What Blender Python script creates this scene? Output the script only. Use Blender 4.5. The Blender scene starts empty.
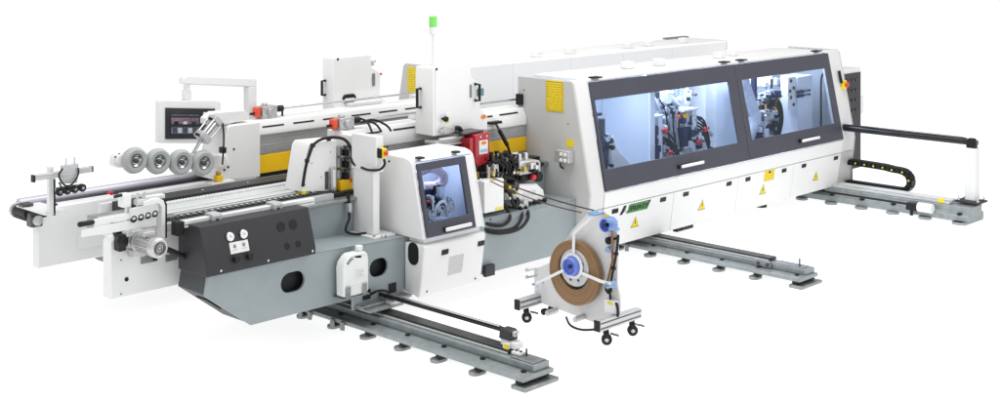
import bpy, bmesh, math, random
from mathutils import Vector, Matrix
from mathutils.geometry import tessellate_polygon
random.seed(4)
sc = bpy.context.scene
col = sc.collection

# ------------------------------------------------------------------ materials
def mat(name, rgb, rough=.45, metal=0., spec=.5, var=.04, scale=6., stretch=(1, 1, 1), bump=0., coat=0., rvar=.08, dirt=0.):
    m = bpy.data.materials.new(name); m.use_nodes = True
    nt = m.node_tree; n = nt.nodes; l = nt.links
    b = n['Principled BSDF']
    b.inputs['Metallic'].default_value = metal
    b.inputs['Specular IOR Level'].default_value = spec
    b.inputs['Coat Weight'].default_value = coat
    tc = n.new('ShaderNodeTexCoord'); mp = n.new('ShaderNodeMapping')
    mp.inputs['Scale'].default_value = stretch
    l.new(tc.outputs['Object'], mp.inputs['Vector'])
    nz = n.new('ShaderNodeTexNoise'); nz.inputs['Scale'].default_value = scale
    nz.inputs['Detail'].default_value = 5; nz.inputs['Roughness'].default_value = .6
    l.new(mp.outputs['Vector'], nz.inputs['Vector'])
    cr = n.new('ShaderNodeValToRGB')
    cr.color_ramp.elements[0].position = .3; cr.color_ramp.elements[1].position = .7
    a = [max(0, c * (1 - var * 2)) for c in rgb]; c2 = [min(1, c * (1 + var)) for c in rgb]
    cr.color_ramp.elements[0].color = (*a, 1); cr.color_ramp.elements[1].color = (*c2, 1)
    l.new(nz.outputs['Fac'], cr.inputs['Fac'])
    l.new(cr.outputs['Color'], b.inputs['Base Color'])
    mr = n.new('ShaderNodeMapRange'); mr.inputs['To Min'].default_value = max(.03, rough - rvar); mr.inputs['To Max'].default_value = min(1, rough + rvar)
    l.new(nz.outputs['Fac'], mr.inputs['Value']); l.new(mr.outputs['Result'], b.inputs['Roughness'])
    if bump:
        bp = n.new('ShaderNodeBump'); bp.inputs['Strength'].default_value = bump; bp.inputs['Distance'].default_value = .002
        n2 = n.new('ShaderNodeTexNoise'); n2.inputs['Scale'].default_value = scale * 12; n2.inputs['Detail'].default_value = 2
        l.new(mp.outputs['Vector'], n2.inputs['Vector']); l.new(n2.outputs['Fac'], bp.inputs['Height'])
        l.new(bp.outputs['Normal'], b.inputs['Normal'])
    return m

M = {}
M['white'] = mat('white_paint', (.80, .80, .795), .42, var=.012, scale=1.6, bump=.05)
M['white2'] = mat('white_cover_paint', (.77, .775, .775), .4, var=.012, scale=2.2, bump=.05)
M['light'] = mat('light_grey_paint', (.54, .54, .53), .48, var=.015, scale=1.5, bump=.06)
M['mid'] = mat('corner_grey_paint', (.68, .68, .675), .45, var=.012, scale=1.5, bump=.05)
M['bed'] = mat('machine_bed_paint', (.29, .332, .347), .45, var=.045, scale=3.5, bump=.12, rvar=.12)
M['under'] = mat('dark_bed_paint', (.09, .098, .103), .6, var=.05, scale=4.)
M['char'] = mat('charcoal_paint', (.032, .032, .037), .45, spec=.35, var=.04, scale=2.5, bump=.07)
M['frame'] = mat('slate_frame_paint', (.066, .066, .086), .4, spec=.35, var=.03, scale=2.5, bump=.05)
M['black'] = mat('black_plastic', (.010, .010, .011), .45, spec=.3, var=.1)
M['rubber'] = mat('black_rubber', (.012, .012, .013), .55, spec=.3, var=.1, scale=12)
M['steel'] = mat('polished_steel', (.62, .62, .64), .22, 1., var=.06, scale=9, stretch=(1, 6, 1))
M['dsteel'] = mat('dark_steel', (.10, .10, .105), .3, .9, var=.12, scale=9)
M['alu'] = mat('brushed_aluminium', (.60, .61, .62), .42, .3, var=.14, scale=10, stretch=(.6, 8, 14), bump=.06)
M['cast'] = mat('cast_aluminium', (.56, .56, .56), .42, .5, var=.10, scale=26, bump=.25)
M['galv'] = mat('galvanised_steel', (.30, .33, .335), .42, .3, var=.10, scale=13, bump=.10)
M['galvd'] = mat('pressed_steel_pad', (.30, .315, .315), .40, .6, var=.14, scale=16, bump=.1)
M['cover'] = mat('dark_rail_cover', (.05, .05, .048), .32, .7, var=.25, scale=10, stretch=(14, .4, 4))
M['yellow'] = mat('yellow_paint', (.92, .56, .004), .45, var=.05, scale=4)
M['ysign'] = mat('yellow_sticker', (.82, .66, .01), .5, var=.03, scale=8)
M['orange'] = mat('orange_red_plastic', (.78, .085, .03), .42, var=.05)
M['red'] = mat('red_paint', (.40, .012, .022), .3, var=.06, scale=5, coat=.3)
M['redk'] = mat('red_plastic', (.70, .03, .035), .35, var=.05)
M['blue'] = mat('blue_plastic', (.17, .26, .74), .4, var=.06, scale=12)
M['pblue'] = mat('pale_blue_rod', (.26, .42, .66), .35, .3, var=.06)
M['tape'] = mat('brown_edge_tape', (.27, .135, .06), .5, var=.16, scale=60)
M['shaft'] = mat('gunmetal_shaft', (.035, .035, .038), .22, .6, var=.1)
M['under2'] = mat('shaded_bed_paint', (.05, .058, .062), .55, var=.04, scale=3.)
M['inner2'] = mat('blue_lit_lining', (.48, .53, .64), .5, var=.03, scale=3.)
M['grim'] = mat('screen_pink_grey', (.24, .16, .20), .3, var=.3, scale=30)
M['grim2'] = mat('screen_blue_grey', (.16, .20, .24), .3, var=.3, scale=40)
M['grv'] = mat('profile_shadow_grey', (.24, .24, .245), .5, var=.05)
M['hull'] = mat('lightened_cover_paint', (.88, .88, .875), .42, var=.01, scale=1.6)  # white paint lightened in colour to offset shade from the front enclosure
M['stand'] = mat('stand_plate_paint', (.70, .70, .70), .45, var=.015, scale=4)
M['teal'] = mat('teal_display', (.10, .22, .25), .25, var=.05)
M['tapeb'] = mat('tape_strip', (.10, .065, .052), .4, var=.1, scale=9)
M['wheel'] = mat('grey_press_wheel', (.41, .43, .42), .62, var=.05, scale=14, bump=.3)
M['paper'] = mat('white_label', (.78, .78, .77), .55, var=.01)
M['green'] = mat('green_print', (.07, .30, .06), .5, var=.1)
M['logo'] = mat('orange_emblem', (.75, .22, .02), .5, var=.2, scale=40)
M['inner'] = mat('cabinet_interior', (.60, .66, .75), .5, var=.02, scale=1.5)
M['innerw'] = mat('interior_white_sheet', (.74, .78, .84), .45, var=.02, scale=2)
M['navy'] = mat('navy_motor', (.014, .022, .07), .45, var=.12, scale=10)
M['purp'] = mat('pale_lilac_tube', (.50, .49, .56), .35, .35, var=.05, scale=4, stretch=(.5, 6, 6))
M['pad'] = mat('pale_chain_pad', (.80, .81, .80), .5, var=.05, scale=20)
M['table'] = mat('pale_aluminium_table', (.66, .69, .68), .38, .25, var=.04, scale=6, stretch=(.5, 10, 4))
M['jug'] = mat('white_polythene', (.76, .79, .77), .38, var=.02, scale=5, bump=.08)
M['screen'] = mat('screen_bezel', (.022, .024, .03), .3, var=.05)
M['lcd'] = mat('grey_green_display', (.13, .20, .21), .25, var=.06, scale=30)
M['rod'] = mat('chromed_rod', (.55, .55, .56), .25, .9, var=.05)
M['hose'] = mat('grey_blue_hose', (.52, .57, .66), .3, var=.1, scale=20)
M['pink'] = mat('pinkish_hose', (.62, .55, .62), .35, var=.08, scale=16)
M['brass'] = mat('brass_fitting', (.55, .40, .08), .35, .8, var=.1)
M['glow'] = mat('green_lens', (.20, .72, .13), .3, var=.04)

def glass(name, tint, g=.10):
    m = bpy.data.materials.new(name); m.use_nodes = True
    nt = m.node_tree; n = nt.nodes; l = nt.links; n.clear()
    o = n.new('ShaderNodeOutputMaterial'); t = n.new('ShaderNodeBsdfTransparent'); gl = n.new('ShaderNodeBsdfGlossy')
    mx = n.new('ShaderNodeMixShader'); fr = n.new('ShaderNodeLayerWeight'); mm = n.new('ShaderNodeMath')
    nz = n.new('ShaderNodeTexNoise'); nz.inputs['Scale'].default_value = 1.2
    cr = n.new('ShaderNodeValToRGB'); cr.color_ramp.elements[0].color = (*[c * .95 for c in tint], 1); cr.color_ramp.elements[1].color = (*tint, 1)
    l.new(nz.outputs['Fac'], cr.inputs['Fac']); l.new(cr.outputs['Color'], t.inputs['Color'])
    gl.inputs['Roughness'].default_value = .04
    fr.inputs['Blend'].default_value = .25
    mm.operation = 'MULTIPLY'; mm.inputs[1].default_value = g * 3
    l.new(fr.outputs['Fresnel'], mm.inputs[0]); l.new(mm.outputs[0], mx.inputs['Fac'])
    l.new(t.outputs[0], mx.inputs[1]); l.new(gl.outputs[0], mx.inputs[2]); l.new(mx.outputs[0], o.inputs['Surface'])
    return m
M['glass'] = glass('door_glass', (.87, .92, 1.0), .045)
M['clear'] = glass('translucent_hose_film', (.72, .78, .88), .35)

def banded(name, base, ink, scale, axis='Z', thresh=.55, noise=60):
    """a sticker with lines of small print"""
    m = bpy.data.materials.new(name); m.use_nodes = True
    nt = m.node_tree; n = nt.nodes; l = nt.links; b = n['Principled BSDF']; b.inputs['Roughness'].default_value = .5
    tc = n.new('ShaderNodeTexCoord'); w = n.new('ShaderNodeTexWave'); w.bands_direction = axis; w.inputs['Scale'].default_value = scale
    nz = n.new('ShaderNodeTexNoise'); nz.inputs['Scale'].default_value = noise
    l.new(tc.outputs['Object'], w.inputs['Vector']); l.new(tc.outputs['Object'], nz.inputs['Vector'])
    mu = n.new('ShaderNodeMath'); mu.operation = 'MULTIPLY'; l.new(w.outputs['Fac'], mu.inputs[0]); l.new(nz.outputs['Fac'], mu.inputs[1])
    cr = n.new('ShaderNodeValToRGB'); cr.color_ramp.elements[0].position = thresh * .6; cr.color_ramp.elements[1].position = thresh * .8
    cr.color_ramp.elements[0].color = (*base, 1); cr.color_ramp.elements[1].color = (*ink, 1)
    l.new(mu.outputs[0], cr.inputs['Fac']); l.new(cr.outputs['Color'], b.inputs['Base Color'])
    return m
M['ytext'] = banded('printed_yellow_sticker', (.80, .64, .01), (.55, .30, .01), 13)
M['wtext'] = banded('printed_white_label', (.75, .75, .74), (.35, .35, .36), 40)
M['coil'] = banded('wound_edge_tape', (.40, .19, .085), (.24, .105, .045), 1, noise=25)

def coil_mat():
    m = bpy.data.materials.new('coiled_brown_tape'); m.use_nodes = True
    nt = m.node_tree; n = nt.nodes; l = nt.links; b = n['Principled BSDF']; b.inputs['Roughness'].default_value = .5
    tc = n.new('ShaderNodeTexCoord'); sep = n.new('ShaderNodeSeparateXYZ'); l.new(tc.outputs['Object'], sep.inputs[0])
    cmb = n.new('ShaderNodeCombineXYZ'); l.new(sep.outputs['Y'], cmb.inputs['X']); l.new(sep.outputs['Z'], cmb.inputs['Y'])
    ln = n.new('ShaderNodeVectorMath'); ln.operation = 'LENGTH'; l.new(cmb.outputs[0], ln.inputs[0])
    mu = n.new('ShaderNodeMath'); mu.operation = 'MULTIPLY'; mu.inputs[1].default_value = 95; l.new(ln.outputs['Value'], mu.inputs[0])
    nz = n.new('ShaderNodeTexNoise'); nz.noise_dimensions = '1D'; nz.inputs['Scale'].default_value = 1.0; nz.inputs['Detail'].default_value = 3
    l.new(mu.outputs[0], nz.inputs['W'])
    cr = n.new('ShaderNodeValToRGB'); cr.color_ramp.elements[0].position = .3; cr.color_ramp.elements[1].position = .72
    cr.color_ramp.elements[0].color = (.15, .08, .030, 1); cr.color_ramp.elements[1].color = (.33, .19, .085, 1)
    l.new(nz.outputs['Fac'], cr.inputs['Fac']); l.new(cr.outputs['Color'], b.inputs['Base Color'])
    bp = n.new('ShaderNodeBump'); bp.inputs['Strength'].default_value = .4; bp.inputs['Distance'].default_value = .002
    l.new(nz.outputs['Fac'], bp.inputs['Height']); l.new(bp.outputs['Normal'], b.inputs['Normal'])
    return m
M['coil'] = coil_mat()

# ------------------------------------------------------------------ mesh kit
def basis(d):
    d = Vector(d).normalized()
    up = Vector((0, 0, 1)) if abs(d.z) < .9 else Vector((0, 1, 0))
    a = d.cross(up).normalized(); return d, a, a.cross(d).normalized()

class MB:
    def __init__(s): s.v = []; s.f = []
    def add(s, vs, fs):
        o = len(s.v); s.v += [tuple(p) for p in vs]; s.f += [tuple(i + o for i in f) for f in fs]; return s
    def box(s, x0, x1, y0, y1, z0, z1):
        return s.add([(x, y, z) for z in (z0, z1) for y in (y0, y1) for x in (x0, x1)],
                     [(0, 2, 3, 1), (4, 5, 7, 6), (0, 1, 5, 4), (2, 6, 7, 3), (0, 4, 6, 2), (1, 3, 7, 5)])
    def prism(s, pts, axis, a, b):
        def P(p, k):
            return {'x': (k, p[0], p[1]), 'y': (p[0], k, p[1]), 'z': (p[0], p[1], k)}[axis]
        n = len(pts)
        return s.add([P(p, a) for p in pts] + [P(p, b) for p in pts],
                     [tuple(range(n)), tuple(range(2 * n - 1, n - 1, -1))] + [(i, i + n, (i + 1) % n + n, (i + 1) % n) for i in range(n)])
    def hplate(s, outer, holes, axis, a, b):
        """plate with real openings"""
        def P(p, k):
            return {'x': (k, p[0], p[1]), 'y': (p[0], k, p[1]), 'z': (p[0], p[1], k)}[axis]
        loops = [outer] + holes
        flat = [p for lp in loops for p in lp]
        tris = tessellate_polygon([[Vector((p[0], p[1], 0)) for p in lp] for lp in loops])
        n = len(flat)
        vs = [P(p, a) for p in flat] + [P(p, b) for p in flat]
        fs = [tuple(t) for t in tris] + [tuple(i + n for i in reversed(t)) for t in tris]
        o = 0
        for lp in loops:
            k = len(lp)
            for i in range(k): fs.append((o + i, o + (i + 1) % k, o + (i + 1) % k + n, o + i + n))
            o += k
        return s.add(vs, fs)
    def obox(s, c, ax, ay, az):
        c = Vector(c); ax = Vector(ax); ay = Vector(ay); az = Vector(az)
        return s.add([c + i * ax + j * ay + k * az for k in (-1, 1) for j in (-1, 1) for i in (-1, 1)],
                     [(0, 2, 3, 1), (4, 5, 7, 6), (0, 1, 5, 4), (2, 6, 7, 3), (0, 4, 6, 2), (1, 3, 7, 5)])
    def bar(s, p, q, w, h):
        p = Vector(p); q = Vector(q); d, a, b = basis(q - p)
        return s.obox((p + q) / 2, (q - p) / 2, a * w / 2, b * h / 2)
    def lathe(s, p, d, prof, n=24):
        d, a, b = basis(d); p = Vector(p); vs = []; fs = []
        for (t, r) in prof:
            for i in range(n):
                th = 2 * math.pi * i / n
                vs.append(p + d * t + (a * math.cos(th) + b * math.sin(th)) * r)
        for k in range(len(prof) - 1):
            for i in range(n):
                j = (i + 1) % n
                fs.append((k * n + i, k * n + j, (k + 1) * n + j, (k + 1) * n + i))
        if prof[0][1] > 1e-5 and prof[0] != prof[-1]: fs.append(tuple(range(n)))
        if prof[-1][1] > 1e-5 and prof[0] != prof[-1]: fs.append(tuple(range(len(prof) * n - 1, (len(prof) - 1) * n - 1, -1)))
        return s.add(vs, fs)
    def cyl(s, p, q, r, r2=None, n=20):
        L = (Vector(q) - Vector(p)).length
        return s.lathe(p, Vector(q) - Vector(p), [(0, r), (L, r if r2 is None else r2)], n)
    def tube(s, pts, r, n=8, smooth=5):
        P = [Vector(p) for p in pts]
        if smooth > 1 and len(P) > 2:
            Q = []
            for i in range(len(P) - 1):
                p0 = P[max(i - 1, 0)]; p1 = P[i]; p2 = P[i + 1]; p3 = P[min(i + 2, len(P) - 1)]
                for k in range(smooth):
                    t = k / smooth
                    Q.append(.5 * ((2 * p1) + (p2 - p0) * t + (2 * p0 - 5 * p1 + 4 * p2 - p3) * t * t + (3 * p1 - p0 - 3 * p2 + p3) * t ** 3))
            Q.append(P[-1]); P = Q
        vs = []; fs = []; nrm = None
        for i, p in enumerate(P):
            d = (P[min(i + 1, len(P) - 1)] - P[max(i - 1, 0)]).normalized()
            if nrm is None: _, nrm, _ = basis(d)
            nrm = (nrm - d * nrm.dot(d)).normalized(); b = d.cross(nrm)
            for k in range(n):
                th = 2 * math.pi * k / n
                vs.append(p + (nrm * math.cos(th) + b * math.sin(th)) * r)
        for i in range(len(P) - 1):
            for k in range(n):
                j = (k + 1) % n
                fs.append((i * n + k, i * n + j, (i + 1) * n + j, (i + 1) * n + k))
        fs.append(tuple(range(n))); fs.append(tuple(range(len(P) * n - 1, (len(P) - 1) * n - 1, -1)))
        return s.add(vs, fs)
    def ball(s, c, r, n=14):
        return s.lathe((c[0], c[1], c[2] - r), (0, 0, 1), [(r - r * math.cos(math.pi * k / 8), max(1e-6, r * math.sin(math.pi * k / 8))) for k in range(9)], n)
    def build(s, name, m, parent=None, bevel=.004, org=None, angle=35):
        me = bpy.data.meshes.new(name)
        root = parent
        while root is not None and root.parent is not None: root = root.parent
        if root is not None: o0 = Vector(root.location)
        elif org is not None: o0 = Vector(org)
        else:
            xs = [p[0] for p in s.v]; ys = [p[1] for p in s.v]; zs = [p[2] for p in s.v]
            o0 = Vector(((min(xs) + max(xs)) / 2, (min(ys) + max(ys)) / 2, min(zs)))
        bm = bmesh.new()
        vv = [bm.verts.new(Vector(p) - o0) for p in s.v]
        for f in s.f:
            try: bm.faces.new([vv[i] for i in f])
            except ValueError: pass
        bmesh.ops.remove_doubles(bm, verts=bm.verts, dist=1e-5)
        bmesh.ops.recalc_face_normals(bm, faces=bm.faces)
        bm.to_mesh(me); bm.free()
        for p in me.polygons: p.use_smooth = True
        me.set_sharp_from_angle(angle=math.radians(angle))
        me.materials.append(M[m] if isinstance(m, str) else m)
        ob = bpy.data.objects.new(name, me); col.objects.link(ob)
        if root is None: ob.location = o0
        ob.parent = parent
        if bevel:
            bv = ob.modifiers.new('bevel', 'BEVEL'); bv.width = bevel; bv.segments = 2; bv.limit_method = 'ANGLE'; bv.angle_limit = math.radians(40)
            bv.harden_normals = False
        return ob

def thing(name, label, cat, loc, group=None):
    o = bpy.data.objects.new(name, None); col.objects.link(o); o.location = loc; o.empty_display_size = .1
    o['label'] = label; o['category'] = cat
    if group: o['group'] = group
    return o
def tag(o, label, cat, group=None):
    o['label'] = label; o['category'] = cat
    if group: o['group'] = group
    return o
def copy_tree(o, parent=None):
    c = o.copy(); col.objects.link(c); c.parent = parent
    for ch in list(o.children): copy_tree(ch, c)
    return c
def box(name, m, parent, *a, bevel=.004): return MB().box(*a).build(name, m, parent, bevel)
def stadium(cx, cz, hw, hh, n=8):
    r = min(hw, hh); pts = []
    if hw >= hh:
        for i in range(n + 1):
            t = -math.pi / 2 + math.pi * i / n; pts.append((cx + hw - r + r * math.cos(t), cz + r * math.sin(t)))
        for i in range(n + 1):
            t = math.pi / 2 + math.pi * i / n; pts.append((cx - hw + r + r * math.cos(t), cz + r * math.sin(t)))
    else:
        for i in range(n + 1):
            t = math.pi * i / n; pts.append((cx + r * math.cos(t), cz + hh - r + r * math.sin(t)))
        for i in range(n + 1):
            t = math.pi + math.pi * i / n; pts.append((cx + r * math.cos(t), cz - hh + r + r * math.sin(t)))
    return pts
def text(body, size, mtx, m, parent, name='lettering', depth=.001):
    cu = bpy.data.curves.new('t', 'FONT'); cu.body = body; cu.size = size; cu.extrude = depth; cu.align_x = 'CENTER'; cu.align_y = 'CENTER'
    to = bpy.data.objects.new('t', cu); col.objects.link(to)
    dg = bpy.context.evaluated_depsgraph_get(); me = bpy.data.meshes.new_from_object(to.evaluated_get(dg))
    bpy.data.objects.remove(to)
    root = parent
    while root.parent is not None: root = root.parent
    me.transform(Matrix.Translation(-Vector(root.location)) @ mtx)
    me.materials.clear(); me.materials.append(M[m])
    o = bpy.data.objects.new(name, me); col.objects.link(o); o.parent = parent
    return o
def frame_mtx(o, ex, ez):
    ex = Vector(ex).normalized(); ez = Vector(ez).normalized(); n = ex.cross(ez)
    m = Matrix.Identity(4)
    for i in range(3): m[i][0] = ex[i]; m[i][1] = ez[i]; m[i][2] = n[i]; m[i][3] = o[i]
    return m

def clutter(t, x0, x1, y0, y1, z0, z1, n, seed, pal=('navy', 'navy', 'black', 'cast', 'dsteel', 'hose', 'innerw', 'steel', 'navy')):
    rr = random.Random(seed)
    for k in range(n):
        x = rr.uniform(x0, x1); y = rr.uniform(y0, y1); z = rr.uniform(z0, z1); r = rr.uniform(.012, .03)
        m_ = rr.choice(pal)
        q = rr.random()
        if q < .45: MB().box(x - r, x + r * 1.3, y - r, y + r, z - r, z + r * rr.uniform(.8, 2.2)).build('fitting', m_, t, .003)
        elif q < .8: MB().cyl((x, y + r, z), (x, y - r * 1.6, z), r * .8, n=12).build('fitting', m_, t, .002)
        else: MB().cyl((x, y, z - r), (x, y, z + r * 3), r * .5, n=10).build('fitting', m_, t, .001)
def hose(t, pts, r=.011, m='rubber'): MB().tube(pts, r, n=7).build('hose', m, t, 0)
MECH = ('black', 'steel', 'cast', 'dsteel', 'black', 'cast', 'brass', 'steel', 'dsteel', 'black')
# ------------------------------------------------------------------ setting
def floor():
    m = bpy.data.materials.new('glowing_white_floor'); m.use_nodes = True
    nt = m.node_tree; n = nt.nodes; l = nt.links; b = n['Principled BSDF']
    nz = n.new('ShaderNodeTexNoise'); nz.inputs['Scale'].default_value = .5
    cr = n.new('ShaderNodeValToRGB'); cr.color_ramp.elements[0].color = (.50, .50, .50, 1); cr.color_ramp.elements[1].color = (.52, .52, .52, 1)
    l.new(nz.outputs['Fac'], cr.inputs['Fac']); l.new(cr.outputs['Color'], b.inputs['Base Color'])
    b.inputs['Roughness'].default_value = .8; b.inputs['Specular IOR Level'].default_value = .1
    b.inputs['Emission Color'].default_value = (1, 1, 1, 1); b.inputs['Emission Strength'].default_value = .84  # glow added to the floor to wash out shadows and keep it white
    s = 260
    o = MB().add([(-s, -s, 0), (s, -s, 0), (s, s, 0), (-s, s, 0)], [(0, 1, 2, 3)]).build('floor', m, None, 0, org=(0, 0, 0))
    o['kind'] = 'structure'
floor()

# ------------------------------------------------------------------ floor rails
RG = 'floor rails the line slides on'
def floor_rail(x, label, first=True):
    t = thing('floor_rail', label, 'rail', (x, 8.5, 0), RG)
    y0, y1 = 6.22, 10.95
    MB().box(x - .10, x + .225, y0, y1, .062, .095).build('base_plate', 'galv', t)
    MB().box(x + .04, x + .212, y0 + .03, y1, .097, .145).build('beam', 'galv', t)
    for k in range(11):
        y = 6.31 + .414 * k
        if k == 0: MB().box(x - .115, x + .25, y - .12, y + .02, 0, .03).build('foot_plate', 'galvd', t, .006)
        else: MB().prism(stadium(x - .055, y, .075, .048), 'z', 0, .028).build('foot_plate', 'galvd', t, .006)
        b = MB().cyl((x - .0, y, .03), (x - .0, y, .0945), .012, n=10); b.cyl((x - .0, y, .0955), (x - .0, y, .108), .022, n=6)
        b.build('levelling_bolt', 'black', t, .002)
        box('foot_gap_shade', 'black', t, x - .09, x + .21, y - .06, y + .0, .0345, .0615)  # black block stands for the shade in the gap under the plate
    # slots / clips under the near edge
    for y in (8.35, 8.22, 8.78, 8.65): box('clip', 'galvd', t, x - .125, x - .102, y - .02, y + .02, .02, .09)
    return t
r1 = floor_rail(6.80, 'galvanised floor rail in front, below the white jug, carrying a black roller')
box('guide_cover', 'cover', r1, 6.905, 7.02, 6.55, 10.9, .147, .175)
box('cover_edge', 'alu', r1, 6.885, 6.902, 6.56, 10.9, .147, .160, bevel=.002)
box('end_plate', 'galvd', r1, 6.855, 7.0, 6.27, 6.50, .147, .153)
MB().cyl((6.95, 6.42, .153), (6.95, 6.42, .205), .008, n=8).build('stop_pin', 'dsteel', r1, 0)
r2 = floor_rail(10.52, 'galvanised floor rail in the middle, running out beneath the long windowed enclosure')
box('guide_cover', 'cover', r2, 10.62, 10.735, 6.66, 10.9, .147, .175)
box('cover_edge', 'alu', r2, 10.60, 10.617, 6.67, 10.9, .147, .160, bevel=.002)
box('end_plate', 'galvd', r2, 10.575, 10.715, 6.29, 6.60, .147, .152)
p = MB().box(10.535, 10.557, 6.60, 6.78, .10, .165); p.build('stop_bracket', 'galvd', r2)
for y in (6.64, 6.74): MB().cyl((10.535, y, .132), (10.52, y, .132), .016, n=6).build('bracket_bolt', 'dsteel', r2, .002)
MB().cyl((10.65, 6.36, .152), (10.65, 6.36, .22), .008, n=8).build('stop_pin', 'dsteel', r2, 0)
# third rail: a deeper cast bed
r3 = thing('floor_rail', 'pale cast floor rail at far right end carrying the white post', 'rail', (14.24, 8.5, 0), RG)
MB().prism([(14.05, .03), (14.05, .10), (14.10, .115), (14.10, .19), (14.42, .19), (14.42, .115), (14.47, .10), (14.47, .03)], 'y', 6.25, 10.95).build('beam', 'galv', r3, .008)
box('guide_cover', 'alu', r3, 14.12, 14.22, 6.5, 10.9, .192, .22)
box('top_plate', 'white2', r3, 14.25, 14.41, 6.55, 10.9, .192, .214)
for k in range(7):
    y = 6.36 + .40 * k
    MB().prism(stadium(14.05, y, .07, .075), 'z', 0, .03).build('foot_plate', 'galv', r3, .006)
    MB().cyl((14.075, y, .10), (14.075, y, .122), .03, n=10).build('levelling_bolt', 'black', r3, .002)
box('foot_plate', 'galv', r3, 14.0, 14.5, 6.27, 6.42, 0, .03)
MB().cyl((14.01, 8.2, .15), (14.01, 6.95, .15), .013, n=10).build('drive_shaft', 'black', r3, 0)
MB().box(13.98, 14.046, 6.82, 6.96, .09, .17).build('coupling_block', 'black', r3)
MB().cyl((14.0, 6.82, .14), (14.0, 6.64, .14), .055, n=20).build('shaft_motor', 'white', r3, .012)
MB().cyl((14.0, 6.90, .09), (14.0, 6.90, .03), .02, n=10).build('plug', 'black', r3, 0)
box('yellow_tag', 'ysign', r3, 14.115, 14.119, 6.56, 6.64, .195, .245)
box('nameplate', 'galvd', r3, 14.04, 14.048, 6.55, 6.70, .04, .095)

# roller over rail 1
t = thing('roller_shaft', 'slim black roller held just above the front floor rail', 'roller', (6.98, 7.3, .147))
MB().cyl((6.99, 8.12, .28), (6.99, 6.70, .28), .020, n=16).build('shaft', 'shaft', t, 0)
MB().box(6.975, 6.995, 6.72, 8.1, .299, .305).build('shaft_highlight', 'steel', t, 0)  # steel strip stands in for the highlight along the shaft top
MB().prism([(6.585, .225), (6.585, .285), (6.605, .30), (6.69, .30), (6.70, .225)], 'x', 6.945, 7.035).build('bearing_block', 'char', t, .005)
MB().box(6.965, 7.02, 6.553, 6.584, .255, .293).build('end_cap', 'cast', t, .006)
MB().cyl((6.99, 6.552, .276), (6.99, 6.54, .276), .014, n=8).build('end_bolt', 'steel', t, 0)
MB().box(6.93, 7.02, 6.515, 6.56, .177, .223).box(6.955, 7.035, 6.56, 6.69, .177, .223).build('bracket', 'white', t)
MB().box(6.90, 6.965, 6.44, 6.53, .1545, .176).build('bracket_foot', 'white', t)
box('yellow_tag', 'ysign', t, 6.900, 6.904, 6.56, 6.60, .177, .215, bevel=0)
box('tag_holder', 'white2', t, 6.905, 6.954, 6.562, 6.62, .177, .215, bevel=.002)
for y in (6.46, 6.50): MB().cyl((6.93, y, .177), (6.93, y, .186), .012, n=6).build('bracket_bolt', 'dsteel', t, 0)

# right-hand roller and post
t = thing('roller_stand', 'long black roller ending on a white square post at right end', 'roller', (14.35, 6.33, .214))
MB().box(14.29, 14.41, 6.27, 6.40, .235, .83).build('post', 'white2', t, .008)
MB().box(14.22, 14.46, 6.2, 6.48, .214, .235).build('post_foot', 'char', t)
for (x, y) in ((14.25, 6.23), (14.43, 6.23), (14.25, 6.45), (14.43, 6.45)):
    MB().cyl((x, y, .235), (x, y, .285), .009, n=8).cyl((x, y, .236), (x, y, .252), .018, n=6).build('foot_bolt', 'steel', t, 0)
MB().cyl((14.35, 7.98, .898), (14.35, 6.41, .898), .042, n=24).build('roller', 'shaft', t, 0)
MB().box(14.325, 14.355, 6.45, 7.95, .939, .946).build('roller_highlight', 'steel', t, 0)  # bright strip laid on as the roller's highlight
MB().prism([(6.285, .832), (6.285, .91), (6.31, .938), (6.375, .938), (6.395, .91), (6.395, .832)], 'x', 14.315, 14.385).build('bearing_block', 'black', t, .008)
MB().cyl((14.35, 6.282, .895), (14.35, 6.27, .895), .025, n=16).build('bearing_cap', 'dsteel', t, 0)

# cable chain
t = thing('cable_chain', 'black looped cable chain with yellow dots lying on the right rail', 'cable chain', (14.53, 7.5, .12))
path = [(8.10, .455), (7.9, .455), (7.7, .452), (7.5, .446), (7.38, .432)]
for k in range(9):
    a = math.pi / 2 - math.pi * k / 8
    path.append((7.30 - .155 * math.cos(a) if False else 7.31 - .13 * math.sin(math.pi * (k + .5) / 9) - .02, .31 + .12 * math.cos(math.pi * (k + .5) / 9)))
path += [(7.36, .19), (7.55, .19), (7.75, .19), (8.1, .19)]
P2 = [Vector((0, a, b)) for a, b in path]; Q = []
for i in range(len(P2) - 1):
    n_ = max(1, int((P2[i + 1] - P2[i]).length / .02))
    for k in range(n_): Q.append(P2[i].lerp(P2[i + 1], k / n_))
body = MB(); dots = MB(); acc = 0
for i in range(0, len(Q) - 4, 3):
    a, b_ = Q[i], Q[min(i + 3, len(Q) - 1)]
    d = (b_ - a)
    if d.length < 1e-4: continue
    nn = Vector((0, -d.z, d.y)).normalized(); c = (a + b_) / 2
    body.obox((14.53, c.y, c.z), (.055, 0, 0), d * .56, nn * .034)
    body.obox((14.468, a.y, a.z), (.006, 0, 0), d * .40, nn * .026)
    if i % 6 == 0 and c.z > .22: dots.lathe((14.461, a.y, a.z), (-1, 0, 0), [(0, .012), (.006, .010)], 10)
body.build('links', 'black', t, .003); dots.build('yellow_pin', 'ysign', t, 0)
box('mounting_tray', 'char', t, 14.475, 14.60, 7.3, 8.1, .120, .152)

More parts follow.
